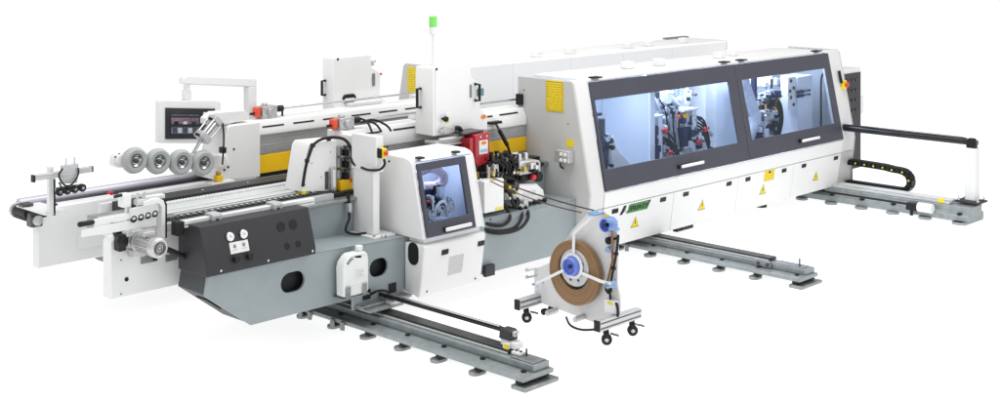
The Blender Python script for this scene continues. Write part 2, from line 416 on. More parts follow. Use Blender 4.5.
# ------------------------------------------------------------------ front machine bed
t = thing('machine_bed', 'long blue grey steel bed under the front line, with oval openings', 'machine bed', (7.3, 8.3, .19))
ov1 = stadium(6.10, .548, .115, .078); ov2 = stadium(6.975, .50, .10, .075)
outer = [(5.33, .735), (5.305, .592), (5.709, .295), (6.70, .295), (6.70, .20), (7.42, .20), (7.42, .215), (9.47, .215), (9.47, .70), (7.3, .70), (6.3, .735)]
MB().hplate(outer, [ov1, ov2], 'y', 8.10, 8.125).build('front_plate', 'bed', t, .003)
box('opening_shade', 'black', t, 5.95, 6.26, 8.17, 8.18, .44, .66)  # black plates put shade inside the oval openings
box('opening_shade', 'black', t, 6.83, 7.13, 8.17, 8.18, .40, .60)
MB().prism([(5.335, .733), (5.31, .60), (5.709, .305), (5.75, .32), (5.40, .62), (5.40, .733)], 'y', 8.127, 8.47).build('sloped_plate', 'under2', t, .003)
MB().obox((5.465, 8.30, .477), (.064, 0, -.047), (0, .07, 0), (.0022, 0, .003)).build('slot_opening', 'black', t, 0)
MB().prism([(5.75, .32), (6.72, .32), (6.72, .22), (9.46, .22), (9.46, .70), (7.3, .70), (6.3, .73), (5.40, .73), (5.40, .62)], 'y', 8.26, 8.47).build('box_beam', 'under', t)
MB().prism([(5.33, .7365), (6.3, .7365), (7.3, .7015), (9.47, .7015), (9.47, .709), (7.3, .709), (6.3, .744), (5.33, .744)], 'y', 8.095, 8.50).build('top_plate', 'bed', t, .003)
box('dark_backing', 'under', t, 7.98, 8.4, 8.38, 8.46, .712, 1.12)
box('upright_wall', 'bed', t, 6.0, 9.47, 8.50, 8.53, .70, 1.0)
box('guide_strip', 'galvd', t, 6.45, 9.47, 8.455, 8.56, 1.0, 1.025)
box('guide_strip_cap', 'cover', t, 6.5, 9.47, 8.57, 8.68, 1.0, 1.062)
box('mounting_shoe', 'galvd', t, 6.72, 7.25, 8.0, 8.098, .222, .245)
MB().box(6.86, 7.05, 8.02, 8.3, .177, .2).build('slide_carriage', 'galvd', t)
box('mounting_shoe', 'galv', t, 6.74, 7.1, 7.93, 8.09, .2, .22)
for x in (6.80, 7.08):
    MB().box(x, x + .08, 8.092, 8.099, .265, .345).build('shoe_recess', 'black', t, 0)
box('shoe_clamp', 'alu', t, 6.96, 7.16, 7.93, 8.0, .222, .25)
MB().tube([(6.88, 8.09, .30), (6.90, 8.03, .335), (6.97, 8.0, .325), (7.02, 7.99, .265)], .010).build('hose', 'rubber', t, 0)
box('corner_foot', 'char', t, 8.18, 8.30, 8.05, 8.09, .20, .30)
# bed under enclosure to rails
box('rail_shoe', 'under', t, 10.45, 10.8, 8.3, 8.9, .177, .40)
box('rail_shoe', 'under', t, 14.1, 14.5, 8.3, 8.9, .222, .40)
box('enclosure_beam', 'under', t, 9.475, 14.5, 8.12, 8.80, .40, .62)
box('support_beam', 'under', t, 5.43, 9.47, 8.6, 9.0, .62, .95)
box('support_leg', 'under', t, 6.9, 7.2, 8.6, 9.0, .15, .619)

# ------------------------------------------------------------------ control box
t = thing('pneumatic_box', 'charcoal sloped control box with two gauges on the front of grey bed', 'control box', (5.8, 8.2, .744))
X0, X1 = 5.28, 6.275
MB().prism([(8.04, .745), (8.04, .803), (8.135, 1.098), (8.42, 1.098), (8.42, .745)], 'x', X0, X1).build('housing', 'char', t, .006)
sl = Vector((0, .095, .295)).normalized(); nrm = Vector((0, -.295, .095)).normalized()
def onbox(x, s): return Vector((x, 8.04, .803)) + sl * s
for x in (5.515, 5.635):
    c = onbox(x, .20); g = MB().lathe(c, nrm, [(0, .034), (.018, .034), (.022, .030)], 20).build('pressure_gauge', 'steel', t, 0)
    MB().lathe(c + nrm * .0225, nrm, [(0, .029), (.001, .028)], 20).build('dial', 'paper', g, 0)
    MB().bar(c + nrm * .025 + Vector((-.012, 0, .01)), c + nrm * .025 + Vector((.012, 0, -.008)), .003, .002).build('needle', 'black', g, 0)
c = onbox(5.585, .115); MB().obox(c + nrm * .002, (.082, 0, 0), sl * .042, nrm * .0025).build('label_plate', 'paper', t, .001)
for x in (5.545, 5.625):
    MB().obox(onbox(x, .125) + nrm * .0056, (.012, 0, 0), sl * .012, nrm * .0008).build('label_icon', 'grv', t, 0)
    MB().obox(onbox(x, .10) + nrm * .0056, (.025, 0, 0), sl * .003, nrm * .0008).build('label_print', 'light', t, 0)
for x in (5.53, 5.65):
    MB().lathe(onbox(x, .028), nrm, [(0, .020), (.012, .020), (.016, .026), (.04, .024)], 14).build('regulator_knob', 'black', t, .002)
for x, s, r in ((5.985, .20, .037), (6.10, .20, .037), (6.01, .045, .024), (6.115, .045, .024)):
    MB().lathe(onbox(x, s), nrm, [(0, r), (.004, r), (.004, r * .8), (.002, r * .78)], 20).build('round_cap', 'black', t, 0)
for x in (5.40, 5.82, 6.24):
    MB().cyl((x, 8.041, .775), (x, 8.034, .775), .009, n=8).build('screw', 'steel', t, 0)

# ------------------------------------------------------------------ infeed conveyor
t = thing('infeed_conveyor', 'pale infeed conveyor with a row of chain pads along its top', 'conveyor', (6.0, 8.9, .95))
box('side_beam', 'table', t, 4.90, 7.2, 8.70, 8.98, .99, 1.092)
box('table_strip', 'table', t, 4.92, 7.2, 8.715, 8.80, 1.094, 1.104)
box('table_strip', 'table', t, 4.92, 7.2, 8.825, 8.965, 1.094, 1.106)
pads = MB()
for k in range(62):
    x = 5.3 + k * .03
    pads.prism([(x, 1.098), (x + .004, 1.118), (x + .020, 1.118), (x + .024, 1.098)], 'y', 8.985, 9.05)
pads.build('chain_pads', 'pad', t, 0)
box('chain_track', 'galv', t, 4.92, 7.2, 8.982, 9.12, .99, 1.096)
box('top_cover', 'char', t, 5.25, 8.0, 9.13, 9.33, 1.0, 1.125)
box('cover_lip', 'paper', t, 5.15, 7.3, 9.335, 9.365, 1.0, 1.118)
box('lower_track', 'char', t, 5.0, 6.9, 8.58, 8.695, 1.0, 1.075)
dk = MB(); dw = MB()
for k in range(30):
    x = 5.1 + k * .055
    dk.box(x, x + .045, 8.60, 8.665, 1.0765, 1.086); dw.cyl((x + .012, 8.632, 1.087), (x + .012, 8.632, 1.091), .010, n=8)
dk.build('track_link', 'dsteel', t, .002); dw.build('link_pin', 'paper', t, 0)
box('edge_beam', 'alu', t, 5.05, 6.85, 8.53, 8.575, 1.0, 1.07)
for x in (5.55, 6.0, 6.45): box('cover_screw', 'paper', t, x, x + .012, 9.2, 9.212, 1.126, 1.130, bevel=0)

t = thing('guide_fence', 'white aluminium guide bar clamped above the charcoal control box', 'guide bar', (5.83, 8.3, 1.04))
box('bar', 'white2', t, 5.24, 6.45, 8.28, 8.325, 1.075, 1.125)
box('bar_groove', 'galvd', t, 5.25, 6.44, 8.2765, 8.2795, 1.093, 1.10, bevel=0)
for x in (5.47, 6.03):
    MB().box(x, x + .085, 8.25, 8.276, 1.06, 1.135).box(x, x + .085, 8.262, 8.36, 1.127, 1.145).build('clamp', 'alu', t)
    MB().box(x + .02, x + .065, 8.33, 8.37, 1.099, 1.126).build('clamp_foot', 'alu', t)
    MB().cyl((x + .04, 8.25, 1.10), (x + .04, 8.243, 1.10), .012, n=8).build('clamp_bolt', 'dsteel', t, 0)
box('end_block', 'black', t, 5.17, 5.235, 8.26, 8.34, 1.03, 1.13)

# front end panel + motor
t = thing('motor_guard', 'white sheet guard behind the gear motor, in front of grey bed', 'panel', (5.1, 8.6, .57))
MB().prism([(4.82, .575), (4.82, .99), (4.845, 1.02), (5.42, 1.02), (5.42, .575)], 'y', 8.58, 8.70).build('sheet', 'white2', t, .006)
MB().cyl((4.945, 8.581, .70), (4.945, 8.575, .70), .016, n=16).build('cable_hole', 'black', t, 0)
for (x, z) in ((4.90, .85), (4.90, .60)): MB().cyl((x, 8.581, z), (x, 8.577, z), .006, n=8).build('screw', 'dsteel', t, 0)
box('recess', 'galvd', t, 5.06, 5.20, 8.572, 8.579, .79, .91, bevel=.002)
box('recess_hole', 'black', t, 5.16, 5.195, 8.568, 8.5715, .80, .88, bevel=0)
box('nameplate', 'galvd', t, 5.27, 5.37, 8.574, 8.579, .77, .82, bevel=.001)
MB().cyl((4.86, 8.60, 1.05), (5.40, 8.60, 1.05), .028, n=16).build('drive_shaft', 'black', t, 0)
MB().box(4.95, 5.4, 8.62, 8.69, 1.022, 1.10).build('shaft_cover', 'galvd', t, .006)
MB().box(4.84, 4.90, 8.50, 8.579, .93, 1.05).build('bearing_mount', 'black', t, .01)
MB().lathe((4.865, 8.50, 1.0), (0, -1, 0), [(0, .045), (.01, .045), (.02, .03)], 18).build('shaft_end', 'black', t, 0)

def gear_motor(x, y, z, label, flip=1):
    t = thing('gear_motor', label, 'motor', (x, y, z), 'gear motors of the two conveyors')
    MB().lathe((x, y, z), (0, -1, 0), [(0, .055), (.03, .055), (.035, .068), (.06, .068), (.065, .055), (.10, .055), (.105, .07), (.125, .07)], 24).build('gearbox', 'cast', t, .002)
    b = MB().lathe((x, y - .126, z), (0, -1, 0), [(0, .060), (.20, .060)], 28)
    for k in range(20):
        a = 2 * math.pi * k / 20
        b.obox((x + math.cos(a) * .064, y - .23, z + math.sin(a) * .064), (math.cos(a) * .006, 0, math.sin(a) * .006), (0, .085, 0), (-math.sin(a) * .0025, 0, math.cos(a) * .0025))
    b.build('motor_body', 'cast', t, .001)
    fc = MB().lathe((x, y - .327, z), (0, -1, 0), [(0, .073), (.05, .073), (.066, .060), (.066, .05), (.06, .048)], 28).build('fan_cowl', 'cast', t, .002)
    g = MB()
    for r in (.018, .034, .045):
        g.lathe((x, y - .388, z), (0, -1, 0), [(0, r), (.004, r), (.004, r - .006), (0, r - .006), (0, r)], 20)
    g.build('grille', 'dsteel', fc, 0)
    MB().box(x - .045, x + .045, y - .26, y - .16, z + .062, z + .10).build('terminal_box', 'cast', t, .006)
    MB().box(x - .05, x + .05, y - .12, y - .02, z - .11, z - .05).build('gearbox_foot', 'cast', t, .008)
    return t
gear_motor(4.985, 8.577, .985, 'silver gear motor bolted to the front white end panel')
MB_c = MB().tube([(5.06, 8.35, .97), (5.26, 8.33, .86), (5.38, 8.36, .80), (5.5, 8.44, .81)], .022, n=10)
tag(MB_c.build('motor_cable', 'rubber', None, 0), 'thick black cable from the front gear motor into control box', 'cable')

# front board guide with wheels
t = thing('board_guide', 'white board guide with black hand grip and curved black edged bracket', 'board guide', (5.0, 8.5, 1.06))
MB().bar((4.62, 8.47, 1.188), (4.95, 8.47, 1.19), .03, .04).build('bar', 'white2', t)
MB().prism([(4.52, 1.10), (4.52, 1.155), (5.12, 1.16), (5.12, 1.085)], 'y', 8.452, 8.46).build('lower_plate', 'white2', t, .003)
MB().lathe((4.50, 8.465, 1.19), (1, 0, 0), [(0, .014), (.01, .020), (.11, .018), (.12, .014)], 14).build('hand_grip', 'black', t, 0)
MB().prism([(4.90, 1.16), (4.90, 1.245), (5.10, 1.265), (5.13, 1.24), (5.13, 1.17)], 'y', 8.44, 8.465).build('wheel_plate', 'table', t)
for k in range(4):
    MB().lathe((4.925 + .058 * k, 8.455, 1.168 + .004 * k), (0, -1, 0), [(0, .020), (.004, .026), (.014, .026), (.018, .022), (.018, .016), (.014, .014), (.014, .006)], 18).build('wheel', 'black', t, 0)
arc = [(5.0, 1.285), (5.08, 1.295), (5.13, 1.292), (5.165, 1.27), (5.18, 1.23), (5.18, .99), (5.15, .98), (5.15, 1.22), (5.135, 1.245), (5.11, 1.255), (5.0, 1.25)]
MB().prism(arc, 'y', 8.43, 8.48).build('curved_bracket', 'white', t, .005)
MB().prism([(5.182, .985), (5.182, 1.235), (5.168, 1.27), (5.18, 1.275), (5.20, 1.235), (5.20, .985)], 'y', 8.44, 8.52).build('bracket_edge', 'black', t, .003)
b = MB()
for x in (4.97, 5.03): b.cyl((x, 8.47, 1.25), (x, 8.47, 1.345), .009, n=8)
b.build('adjusting_pin', 'steel', t, 0)
MB().box(4.955, 5.06, 8.445, 8.50, 1.26, 1.30).build('slide_block', 'alu', t)
MB().box(4.86, 4.93, 8.48, 8.56, 1.25, 1.35).build('arm_block', 'white', t, .01)
MB().cyl((4.80, 8.50, 1.34), (4.86, 8.50, 1.345), .012, n=10).build('knob', 'black', t, 0)
MB().box(5.06, 5.22, 8.5, 8.56, 1.27, 1.30).build('slide_rod', 'white2', t)
MB().box(4.90, 5.17, 8.50, 8.57, 1.03, 1.06).build('mounting_foot', 'white2', t)
MB().box(5.14, 5.17, 8.465, 8.59, 1.0, 1.25).build('mounting_arm', 'white2', t)
MB().prism([(4.90, 1.05), (4.94, 1.05), (4.94, 1.25), (4.90, 1.25)], 'y', 8.50, 8.53).build('upright', 'white2', t)

# rear end panel, belt, tube, motor
t = thing('conveyor_guard', 'large white guard sheet on the rear infeed side, left of the front panel', 'panel', (5.4, 9.7, .58))
MB().prism([(4.815, .60), (4.815, 1.06), (4.83, 1.075), (6.9, 1.075), (6.9, .60)], 'y', 9.70, 9.80).build('sheet', 'white2', t, .012)
MB().lathe((5.52, 9.7, .99), (0, -1, 0), [(0, .022), (.006, .022), (.008, .014)], 16).build('cable_gland', 'galvd', t, 0)
box('seam_plate', 'white2', t, 5.15, 6.3, 9.690, 9.699, .70, .82)
b = MB()
for x in (4.86, 4.94): b.box(x, x + .05, 9.72, 9.78, 1.076, 1.09)
b.build('mounting_slot', 'dsteel', t, 0)
t = thing('infeed_conveyor', 'rear infeed conveyor with a dark belt and a long lilac tube', 'conveyor', (5.9, 9.9, .9))
box('belt', 'black', t, 5.05, 7.5, 9.82, 9.90, 1.0, 1.068)
box('belt_guide', 'white2', t, 4.9, 5.50, 9.80, 9.819, 1.04, 1.080)
MB().cyl((4.78, 9.965, 1.085), (7.6, 9.965, 1.10), .042, n=20).build('tube', 'purp', t, 0)
box('support_beam', 'under', t, 5.25, 8.0, 9.82, 10.1, .72, .98)
MB().prism([(5.50, 1.07), (5.55, 1.07), (5.555, 1.088), (5.53, 1.098), (5.50, 1.085)], 'y', 9.84, 9.86).build('red_flag', 'redk', t, .003)
t = thing('gear_motor', 'dark ribbed gear motor at far left tip of the rear conveyor', 'motor', (4.76, 9.75, 1.04), 'gear motors of the two conveyors')
MB().box(4.71, 4.81, 9.60, 9.69, .955, 1.075).build('gearbox', 'dsteel', t, .012)
MB().lathe((4.76, 9.60, 1.01), (0, -1, 0), [(0, .04), (.02, .04), (.025, .03)], 18).build('gearbox_cap', 'cast', t, .002)
b = MB().lathe((4.745, 9.692, 1.045), (0, 1, 0), [(0, .050), (.20, .050)], 24)
for k in range(18):
    a = 2 * math.pi * k / 18; b.obox((4.745 + math.cos(a) * .053, 9.79, 1.045 + math.sin(a) * .053), (math.cos(a) * .006, 0, math.sin(a) * .006), (0, .09, 0), (-math.sin(a) * .0025, 0, math.cos(a) * .0025))
b.build('motor_body', 'dsteel', t, .001)
MB().lathe((4.745, 9.893, 1.045), (0, 1, 0), [(0, .06), (.04, .058), (.05, .045)], 24).build('fan_cowl', 'cast', t, .002)
MB().box(4.70, 4.79, 9.72, 9.80, 1.10, 1.125).build('terminal_box', 'dsteel', t, .005)
MB().cyl((4.80, 9.66, 1.03), (4.86, 9.66, 1.03), .02, n=12).build('output_shaft', 'black', t, 0)

t = thing('board_guide', 'small guide bar with four little black wheels above rear conveyor', 'board guide', (4.85, 9.35, 1.09))
MB().bar((4.60, 9.33, 1.395), (5.07, 9.33, 1.405), .04, .045).build('bar', 'alu', t)
box('bar_cap', 'black', t, 4.585, 4.60, 9.305, 9.355, 1.365, 1.42, bevel=.003)
box('bar_cap', 'dsteel', t, 5.07, 5.08, 9.307, 9.353, 1.382, 1.428, bevel=.003)
MB().box(4.735, 4.775, 9.36, 9.40, 1.10, 1.46).build('post', 'white2', t)
MB().box(4.777, 4.79, 9.36, 9.39, 1.08, 1.36).build('post_edge', 'black', t, .002)
box('post_foot', 'white2', t, 4.70, 4.90, 9.36, 9.84, 1.09, 1.10)
MB().prism([(4.80, 1.47), (4.80, 1.33), (4.93, 1.32), (4.94, 1.47)], 'y', 9.28, 9.31).build('slide_plate', 'alu', t)
MB().box(4.76, 4.98, 9.285, 9.32, 1.27, 1.305).build('wheel_carrier', 'galvd', t)
for k in range(4):
    w = MB().lathe((4.775 + .062 * k, 9.285, 1.275 + .002 * k), (0, -1, 0), [(0, .022), (.005, .031), (.026, .031), (.03, .026)], 18).build('wheel', 'rubber', t, 0)
    MB().lathe((4.775 + .062 * k, 9.254, 1.275 + .002 * k), (0, -1, 0), [(0, .013), (.004, .012)], 12).build('hub', 'steel', w, 0)
MB().tube([(4.80, 9.27, 1.45), (4.765, 9.26, 1.40), (4.80, 9.25, 1.33), (4.86, 9.25, 1.32), (4.92, 9.26, 1.38), (4.93, 9.27, 1.44)], .007).build('hose', 'rubber', t, 0)
MB().tube([(4.77, 9.27, 1.35), (4.80, 9.25, 1.29), (4.87, 9.25, 1.285), (4.92, 9.26, 1.30)], .007).build('hose', 'rubber', t, 0)
b = MB()
for x in (4.84, 4.91): b.cyl((x, 9.295, 1.46), (x, 9.295, 1.52), .007, n=8)
b.build('pin', 'steel', t, 0)

# ------------------------------------------------------------------ press beams
def grooves(x0, x1, y, zs):
    g = MB()
    for z in zs: g.box(x0, x1, y - .003, y - .0005, z - .0022, z + .0022)
    return g
t = thing('press_beam', 'rear white press beam with a row of slots and grey aluminium side', 'press beam', (8.2, 9.75, 1.16), 'press beams above the conveyors')
box('profile', 'alu', t, 6.845, 9.6, 9.62, 9.88, 1.262, 1.442)
grooves(6.85, 9.6, 9.62, (1.275, 1.287, 1.305, 1.323, 1.341, 1.365, 1.383, 1.40, 1.415, 1.43)).build('profile_groove', 'grv', t, 0)
MB().prism([(9.60, 1.444), (9.60, 1.475), (9.64, 1.565), (9.90, 1.565), (9.90, 1.444)], 'x', 6.845, 9.6).build('top_cover', 'white', t, .006)
s0 = Vector((0, .04, .09)).normalized(); nn = Vector((0, -.09, .04)).normalized()
for k in range(7):
    x = 6.90 + k * .345
    MB().obox((x + .12, 9.6185, 1.512), (.12, 0, 0), s0 * .008, nn * .004).build('slot', 'black', t, 0)
box('side_strip', 'yellow', t, 6.845, 9.6, 9.605, 9.66, 1.10, 1.260)
MB().prism([(6.385, 1.105), (6.50, 1.555), (6.525, 1.575), (6.843, 1.575), (6.843, 1.078)], 'y', 9.565, 9.9).build('end_cover', 'white', t, .012)
for (x, z) in ((6.56, 1.36), (6.46, 1.19), (6.50, 1.21)):
    MB().cyl((x, 9.566, z), (x, 9.56, z), .010, n=10).build('screw', 'black', t, 0)
MB().obox((6.60, 9.66, 1.578), (.03, 0, 0), (0, .03, 0), (0, 0, .004)).build('black_sticker', 'black', t, 0)
MB().box(6.42, 6.80, 9.62, 9.68, 1.069, 1.10).build('support_block', 'white2', t)
box('underside_rail', 'black', t, 6.85, 9.6, 9.66, 9.9, 1.07, 1.18)

t = thing('press_beam', 'front press beam seen between the tall tool cabinet and windowed enclosure', 'press beam', (8.2, 8.9, 1.06), 'press beams above the conveyors')
box('profile', 'alu', t, 7.05, 9.468, 8.76, 8.98, 1.243, 1.358)
grooves(7.05, 9.468, 8.76, (1.255, 1.267, 1.282, 1.296, 1.312, 1.328, 1.345)).build('profile_groove', 'grv', t, 0)
MB().prism([(8.745, 1.36), (8.745, 1.44), (8.79, 1.53), (9.0, 1.53), (9.0, 1.36)], 'x', 7.15, 9.468).build('top_cover', 'white', t, .006)
s0 = Vector((0, .045, .09)).normalized(); nn = Vector((0, -.09, .045)).normalized()
for x in (7.30, 7.72, 8.74, 9.1):
    MB().obox((x + .13, 8.768, 1.487), (.13, 0, 0), s0 * .008, nn * .004).build('slot', 'black', t, 0)
box('side_strip', 'yellow', t, 7.03, 9.468, 8.75, 8.80, 1.10, 1.241)
t2 = thing('end_cover', 'white cover plate with black cable looped over it, left of column', 'cover', (6.8, 8.75, 1.06))
MB().prism([(6.585, 1.105), (6.66, 1.475), (6.69, 1.505), (6.965, 1.495), (6.965, 1.06)], 'y', 8.64, 8.86).build('cover_plate', 'white', t2, .005)
MB().tube([(6.595, 8.625, 1.15), (6.62, 8.62, 1.30), (6.665, 8.62, 1.42), (6.71, 8.62, 1.49), (6.80, 8.62, 1.525), (6.93, 8.61, 1.525), (7.02, 8.58, 1.49), (7.05, 8.54, 1.40), (7.03, 8.50, 1.31), (7.07, 8.40, 1.27), (7.12, 8.27, 1.29)], .013).build('cable', 'rubber', t2, 0)
for p_ in ((6.64, 8.635, 1.365), (6.70, 8.635, 1.485), (6.87, 8.635, 1.52)):
    MB().box(p_[0] - .015, p_[0] + .015, 8.61, 8.64, p_[2] - .02, p_[2] + .012).build('cable_clip', 'black', t2, .003)
MB().box(6.84, 6.875, 8.632, 8.639, 1.09, 1.24).build('vent_slot', 'dsteel', t2, 0)
MB().box(6.885, 6.935, 8.61, 8.639, 1.08, 1.27).build('valve', 'cast', t2, .004)
MB().box(6.895, 6.925, 8.60, 8.609, 1.10, 1.25).build('valve_cap', 'white2', t2, .003)
for (x, z) in ((6.70, 1.33), (6.90, 1.40), (6.63, 1.16), (6.80, 1.2)): MB().cyl((x, 8.641, z), (x, 8.637, z), .005, n=8).build('screw', 'dsteel', t2, 0)
MB().box(6.60, 6.63, 8.62, 8.70, 1.03, 1.11).build('bracket', 'ysign', t2)
t2 = thing('lift_guide', 'grey cylinder stack with yellow foot between white cover and post', 'lift guide', (7.06, 8.75, 1.04))
box('back_plate', 'white', t2, 7.10, 7.17, 8.58, 8.76, 1.06, 1.52)
for k, z in enumerate((1.20, 1.30, 1.40)):
    MB().cyl((7.01, 8.68, z - .045), (7.01, 8.68, z + .035), .04, n=16).build('cylinder', 'galvd', t2, .003)
    MB().box(7.035, 7.075, 8.60, 8.66, z - .05, z + .01).build('fitting', 'black', t2, .006)
    MB().cyl((7.03, 8.62, z + .03), (7.09, 8.62, z + .03), .014, n=10).build('valve_knob', 'dsteel', t2, 0)
box('foot_block', 'yellow', t2, 6.98, 7.18, 8.60, 8.76, 1.062, 1.15)
box('foot_pin', 'redk', t2, 7.075, 7.09, 8.585, 8.60, 1.13, 1.16)

# adjusters with rods
def adjuster(x, y, z, L, label):
    t = thing('height_adjuster', label, 'gearbox', (x, y, z - .06), 'height adjusters with orange counters')
    b = MB().box(x, x + .16, y - .05, y + .05, z - .05, z + .05).cyl((x + .08, y - .052, z), (x + .08, y - .08, z), .035).cyl((x + .05, y, z + .052), (x + .05, y, z + .075), .03).box(x - .01, x + .17, y - .06, y + .06, z - .062, z - .05)
    for k in range(4): b.cyl((x + .015 + .13 * (k % 2), y - .052, z - .035 + .07 * (k // 2)), (x + .015 + .13 * (k % 2), y - .06, z - .035 + .07 * (k // 2)), .009, n=6)
    b.build('gearbox', 'cast', t, .005)
    box('counter', 'orange', t, x - .062, x - .012, y - .035, y + .035, z - .042, z + .046, bevel=.010)
    MB().cyl((x - .063, y, z - .01), (x - .105, y, z - .01), .012, n=12).build('shaft_stub', 'black', t, 0)
    MB().lathe((x + .162, y, z + .01), (1, 0, 0), [(0, .022), (.03, .022), (.035, .03), (.09, .03), (.10, .018)], 14).build('coupling', 'black', t, .002)
    MB().cyl((x + .262, y, z + .01), (x + L, y, z + .01), .011, n=12).build('rod', 'rod', t, 0)
    return t
a1 = adjuster(6.99, 9.78, 1.628, 2.6, 'cast gearbox with orange counter and long rod on rear press beam')
box('rod_support', 'black', a1, 7.235, 7.25, 9.77, 9.79, 1.566, 1.625)
a2 = adjuster(7.16, 8.88, 1.59, 2.3, 'cast gearbox with orange counter behind the emergency stop column')
MB().tube([(7.40, 8.84, 1.58), (7.50, 8.78, 1.60), (7.58, 8.70, 1.55), (7.60, 8.66, 1.50)], .010).build('hose', 'rubber', a2, 0)
MB().tube([(7.38, 8.82, 1.62), (7.36, 8.70, 1.60), (7.33, 8.60, 1.52)], .010).build('hose', 'rubber', a2, 0)
MB().tube([(7.44, 8.80, 1.60), (7.46, 8.70, 1.57), (7.47, 8.64, 1.51)], .010).build('hose', 'rubber', a2, 0)

# ------------------------------------------------------------------ column
t = thing('column', 'white square column with emergency stop standing on grey bed', 'column', (7.1, 8.35, .709))
MB().box(7.035, 7.105, 8.24, 8.50, .735, 1.53).build('post', 'white', t, .006)
MB().box(7.03, 7.112, 8.20, 8.52, 1.26, 1.56).build('head_box', 'white', t, .006)
MB().box(6.98, 7.22, 8.17, 8.66, .71, .733).build('foot_plate', 'white', t)
MB().prism([(8.505, .735), (8.64, .735), (8.56, .80), (8.505, .95)], 'x', 7.08, 7.10).build('gusset', 'white', t)
for k, (x, y) in enumerate(((7.0, 8.19), (7.2, 8.19), (7.0, 8.60), (7.2, 8.60))):
    MB().cyl((x, y, .733), (x, y, .752), .013, n=6).build('bolt', 'steel', t, 0)
MB().lathe((7.085, 8.168, .72), (0, -1, 0), [(0, .028), (.012, .028), (.016, .02), (.016, .010)], 18).build('roller', 'steel', t, 0)
e = MB().box(7.058, 7.108, 8.15, 8.199, 1.385, 1.465).build('emergency_stop', 'ysign', t, .006)
MB().lathe((7.083, 8.15, 1.425), (0, -1, 0), [(0, .012), (.012, .012), (.015, .021), (.027, .019)], 18).build('button', 'redk', e, .003)
box('switch_back', 'black', t, 7.04, 7.056, 8.155, 8.199, 1.385, 1.465)
MB().cyl((7.11, 8.18, 1.46), (7.14, 8.18, 1.47), .012, n=10).build('gland', 'black', t, 0)
MB().tube([(7.09, 8.17, 1.37), (7.08, 8.15, 1.33), (7.04, 8.17, 1.29), (6.99, 8.25, 1.285), (6.97, 8.32, 1.30)], .011).build('cable', 'rubber', t, 0)
MB().cyl((7.17, 8.199, 1.34), (7.17, 8.194, 1.34), .010, n=10).build('screw', 'black', t, 0)

t = thing('limit_sensor', 'small grey sensor with a black cable hanging on upright bed wall', 'sensor', (6.95, 8.45, .75))
MB().box(6.93, 6.965, 8.43, 8.498, .91, .985).build('body', 'cast', t)
MB().cyl((6.947, 8.46, .985), (6.947, 8.46, 1.06), .016, n=10).build('plunger', 'black', t, 0)
MB().tube([(6.947, 8.455, .91), (6.94, 8.44, .86), (6.89, 8.42, .80), (6.88, 8.40, .765), (6.93, 8.36, .742), (7.03, 8.33, .738)], .011).build('cable', 'rubber', t, 0)

# jug
t = thing('jug', 'white plastic jug with cap hanging in holder on grey bed', 'jug', (6.6, 8.02, .375))
MB().hplate([(6.495, .375), (6.49, .60), (6.505, .645), (6.545, .685), (6.575, .70), (6.715, .70), (6.74, .68), (6.75, .635), (6.75, .39), (6.735, .366), (6.515, .366)], [[(6.525, .635), (6.56, .668), (6.60, .672), (6.60, .655), (6.57, .645), (6.545, .615)]], 'y', 7.965, 8.06).build('canister', 'jug', t, .014)
MB().lathe((6.69, 8.015, .70), (0, 0, 1), [(0, .028), (.012, .028), (.014, .032), (.04, .032), (.045, .026)], 18).build('cap', 'jug', t, .002)
MB().box(6.60, 6.72, 7.961, 7.9645, .50, .58).build('print_panel', 'paper', t, .002)
for k in range(4): box('print_line', 'hose', t, 6.615, 6.70 - .015 * (k % 2), 7.9595, 7.9608, .512 + .016 * k, .518 + .016 * k, bevel=0)
for z in (.43, .46): box('moulded_rib', 'jug', t, 6.52, 6.735, 7.9605, 7.966, z, z + .008, bevel=.002)
for x in (6.51, 6.68): box('holder_arm', 'galvd', t, x, x + .045, 7.951, 7.9585, .352, .45, bevel=.003)
box('holder_tray', 'galvd', t, 6.49, 6.755, 7.951, 8.098, .352, .362)

# ------------------------------------------------------------------ milling cabinet
t = thing('milling_cabinet', 'white cabinet with one tinted window door, on front of the line', 'cabinet', (7.6, 8.1, .22))
L0, L1 = 7.252, 7.975
side = [(7.858, .713), (7.99, 1.30), (8.005, 1.335), (8.04, 1.36), (8.10, 1.375), (8.45, 1.375), (8.45, .713)]
for nm, a, b_ in (('side_panel', L0, L0 + .022), ('side_panel', L1 - .022, L1)): MB().prism(side, 'x', a, b_).build(nm, 'white', t, .008)
MB().prism([(8.012, 1.337), (8.045, 1.358), (8.10, 1.373), (8.45, 1.373), (8.45, 1.35), (8.02, 1.33)], 'x', L0 + .0225, L1 - .0225).build('roof', 'white', t, .004)
MB().box(L0 + .023, L1 - .023, 8.42, 8.448, .74, 1.348).build('back_wall', 'inner2', t)
MB().box(L0 + .0225, L0 + .03, 8.05, 8.419, .74, 1.33).build('lining', 'inner2', t, 0)
MB().box(L1 - .03, L1 - .0225, 8.05, 8.419, .74, 1.33).build('lining', 'inner2', t, 0)
MB().box(L0 + .023, L1 - .023, 7.88, 8.448, .713, .736).build('cabinet_floor', 'inner2', t)
def slope(A, B, t_):  # point on the door plane: A, B are (y, z)
    return (A[0] + (B[0] - A[0]) * t_, A[1] + (B[1] - A[1]) * t_)
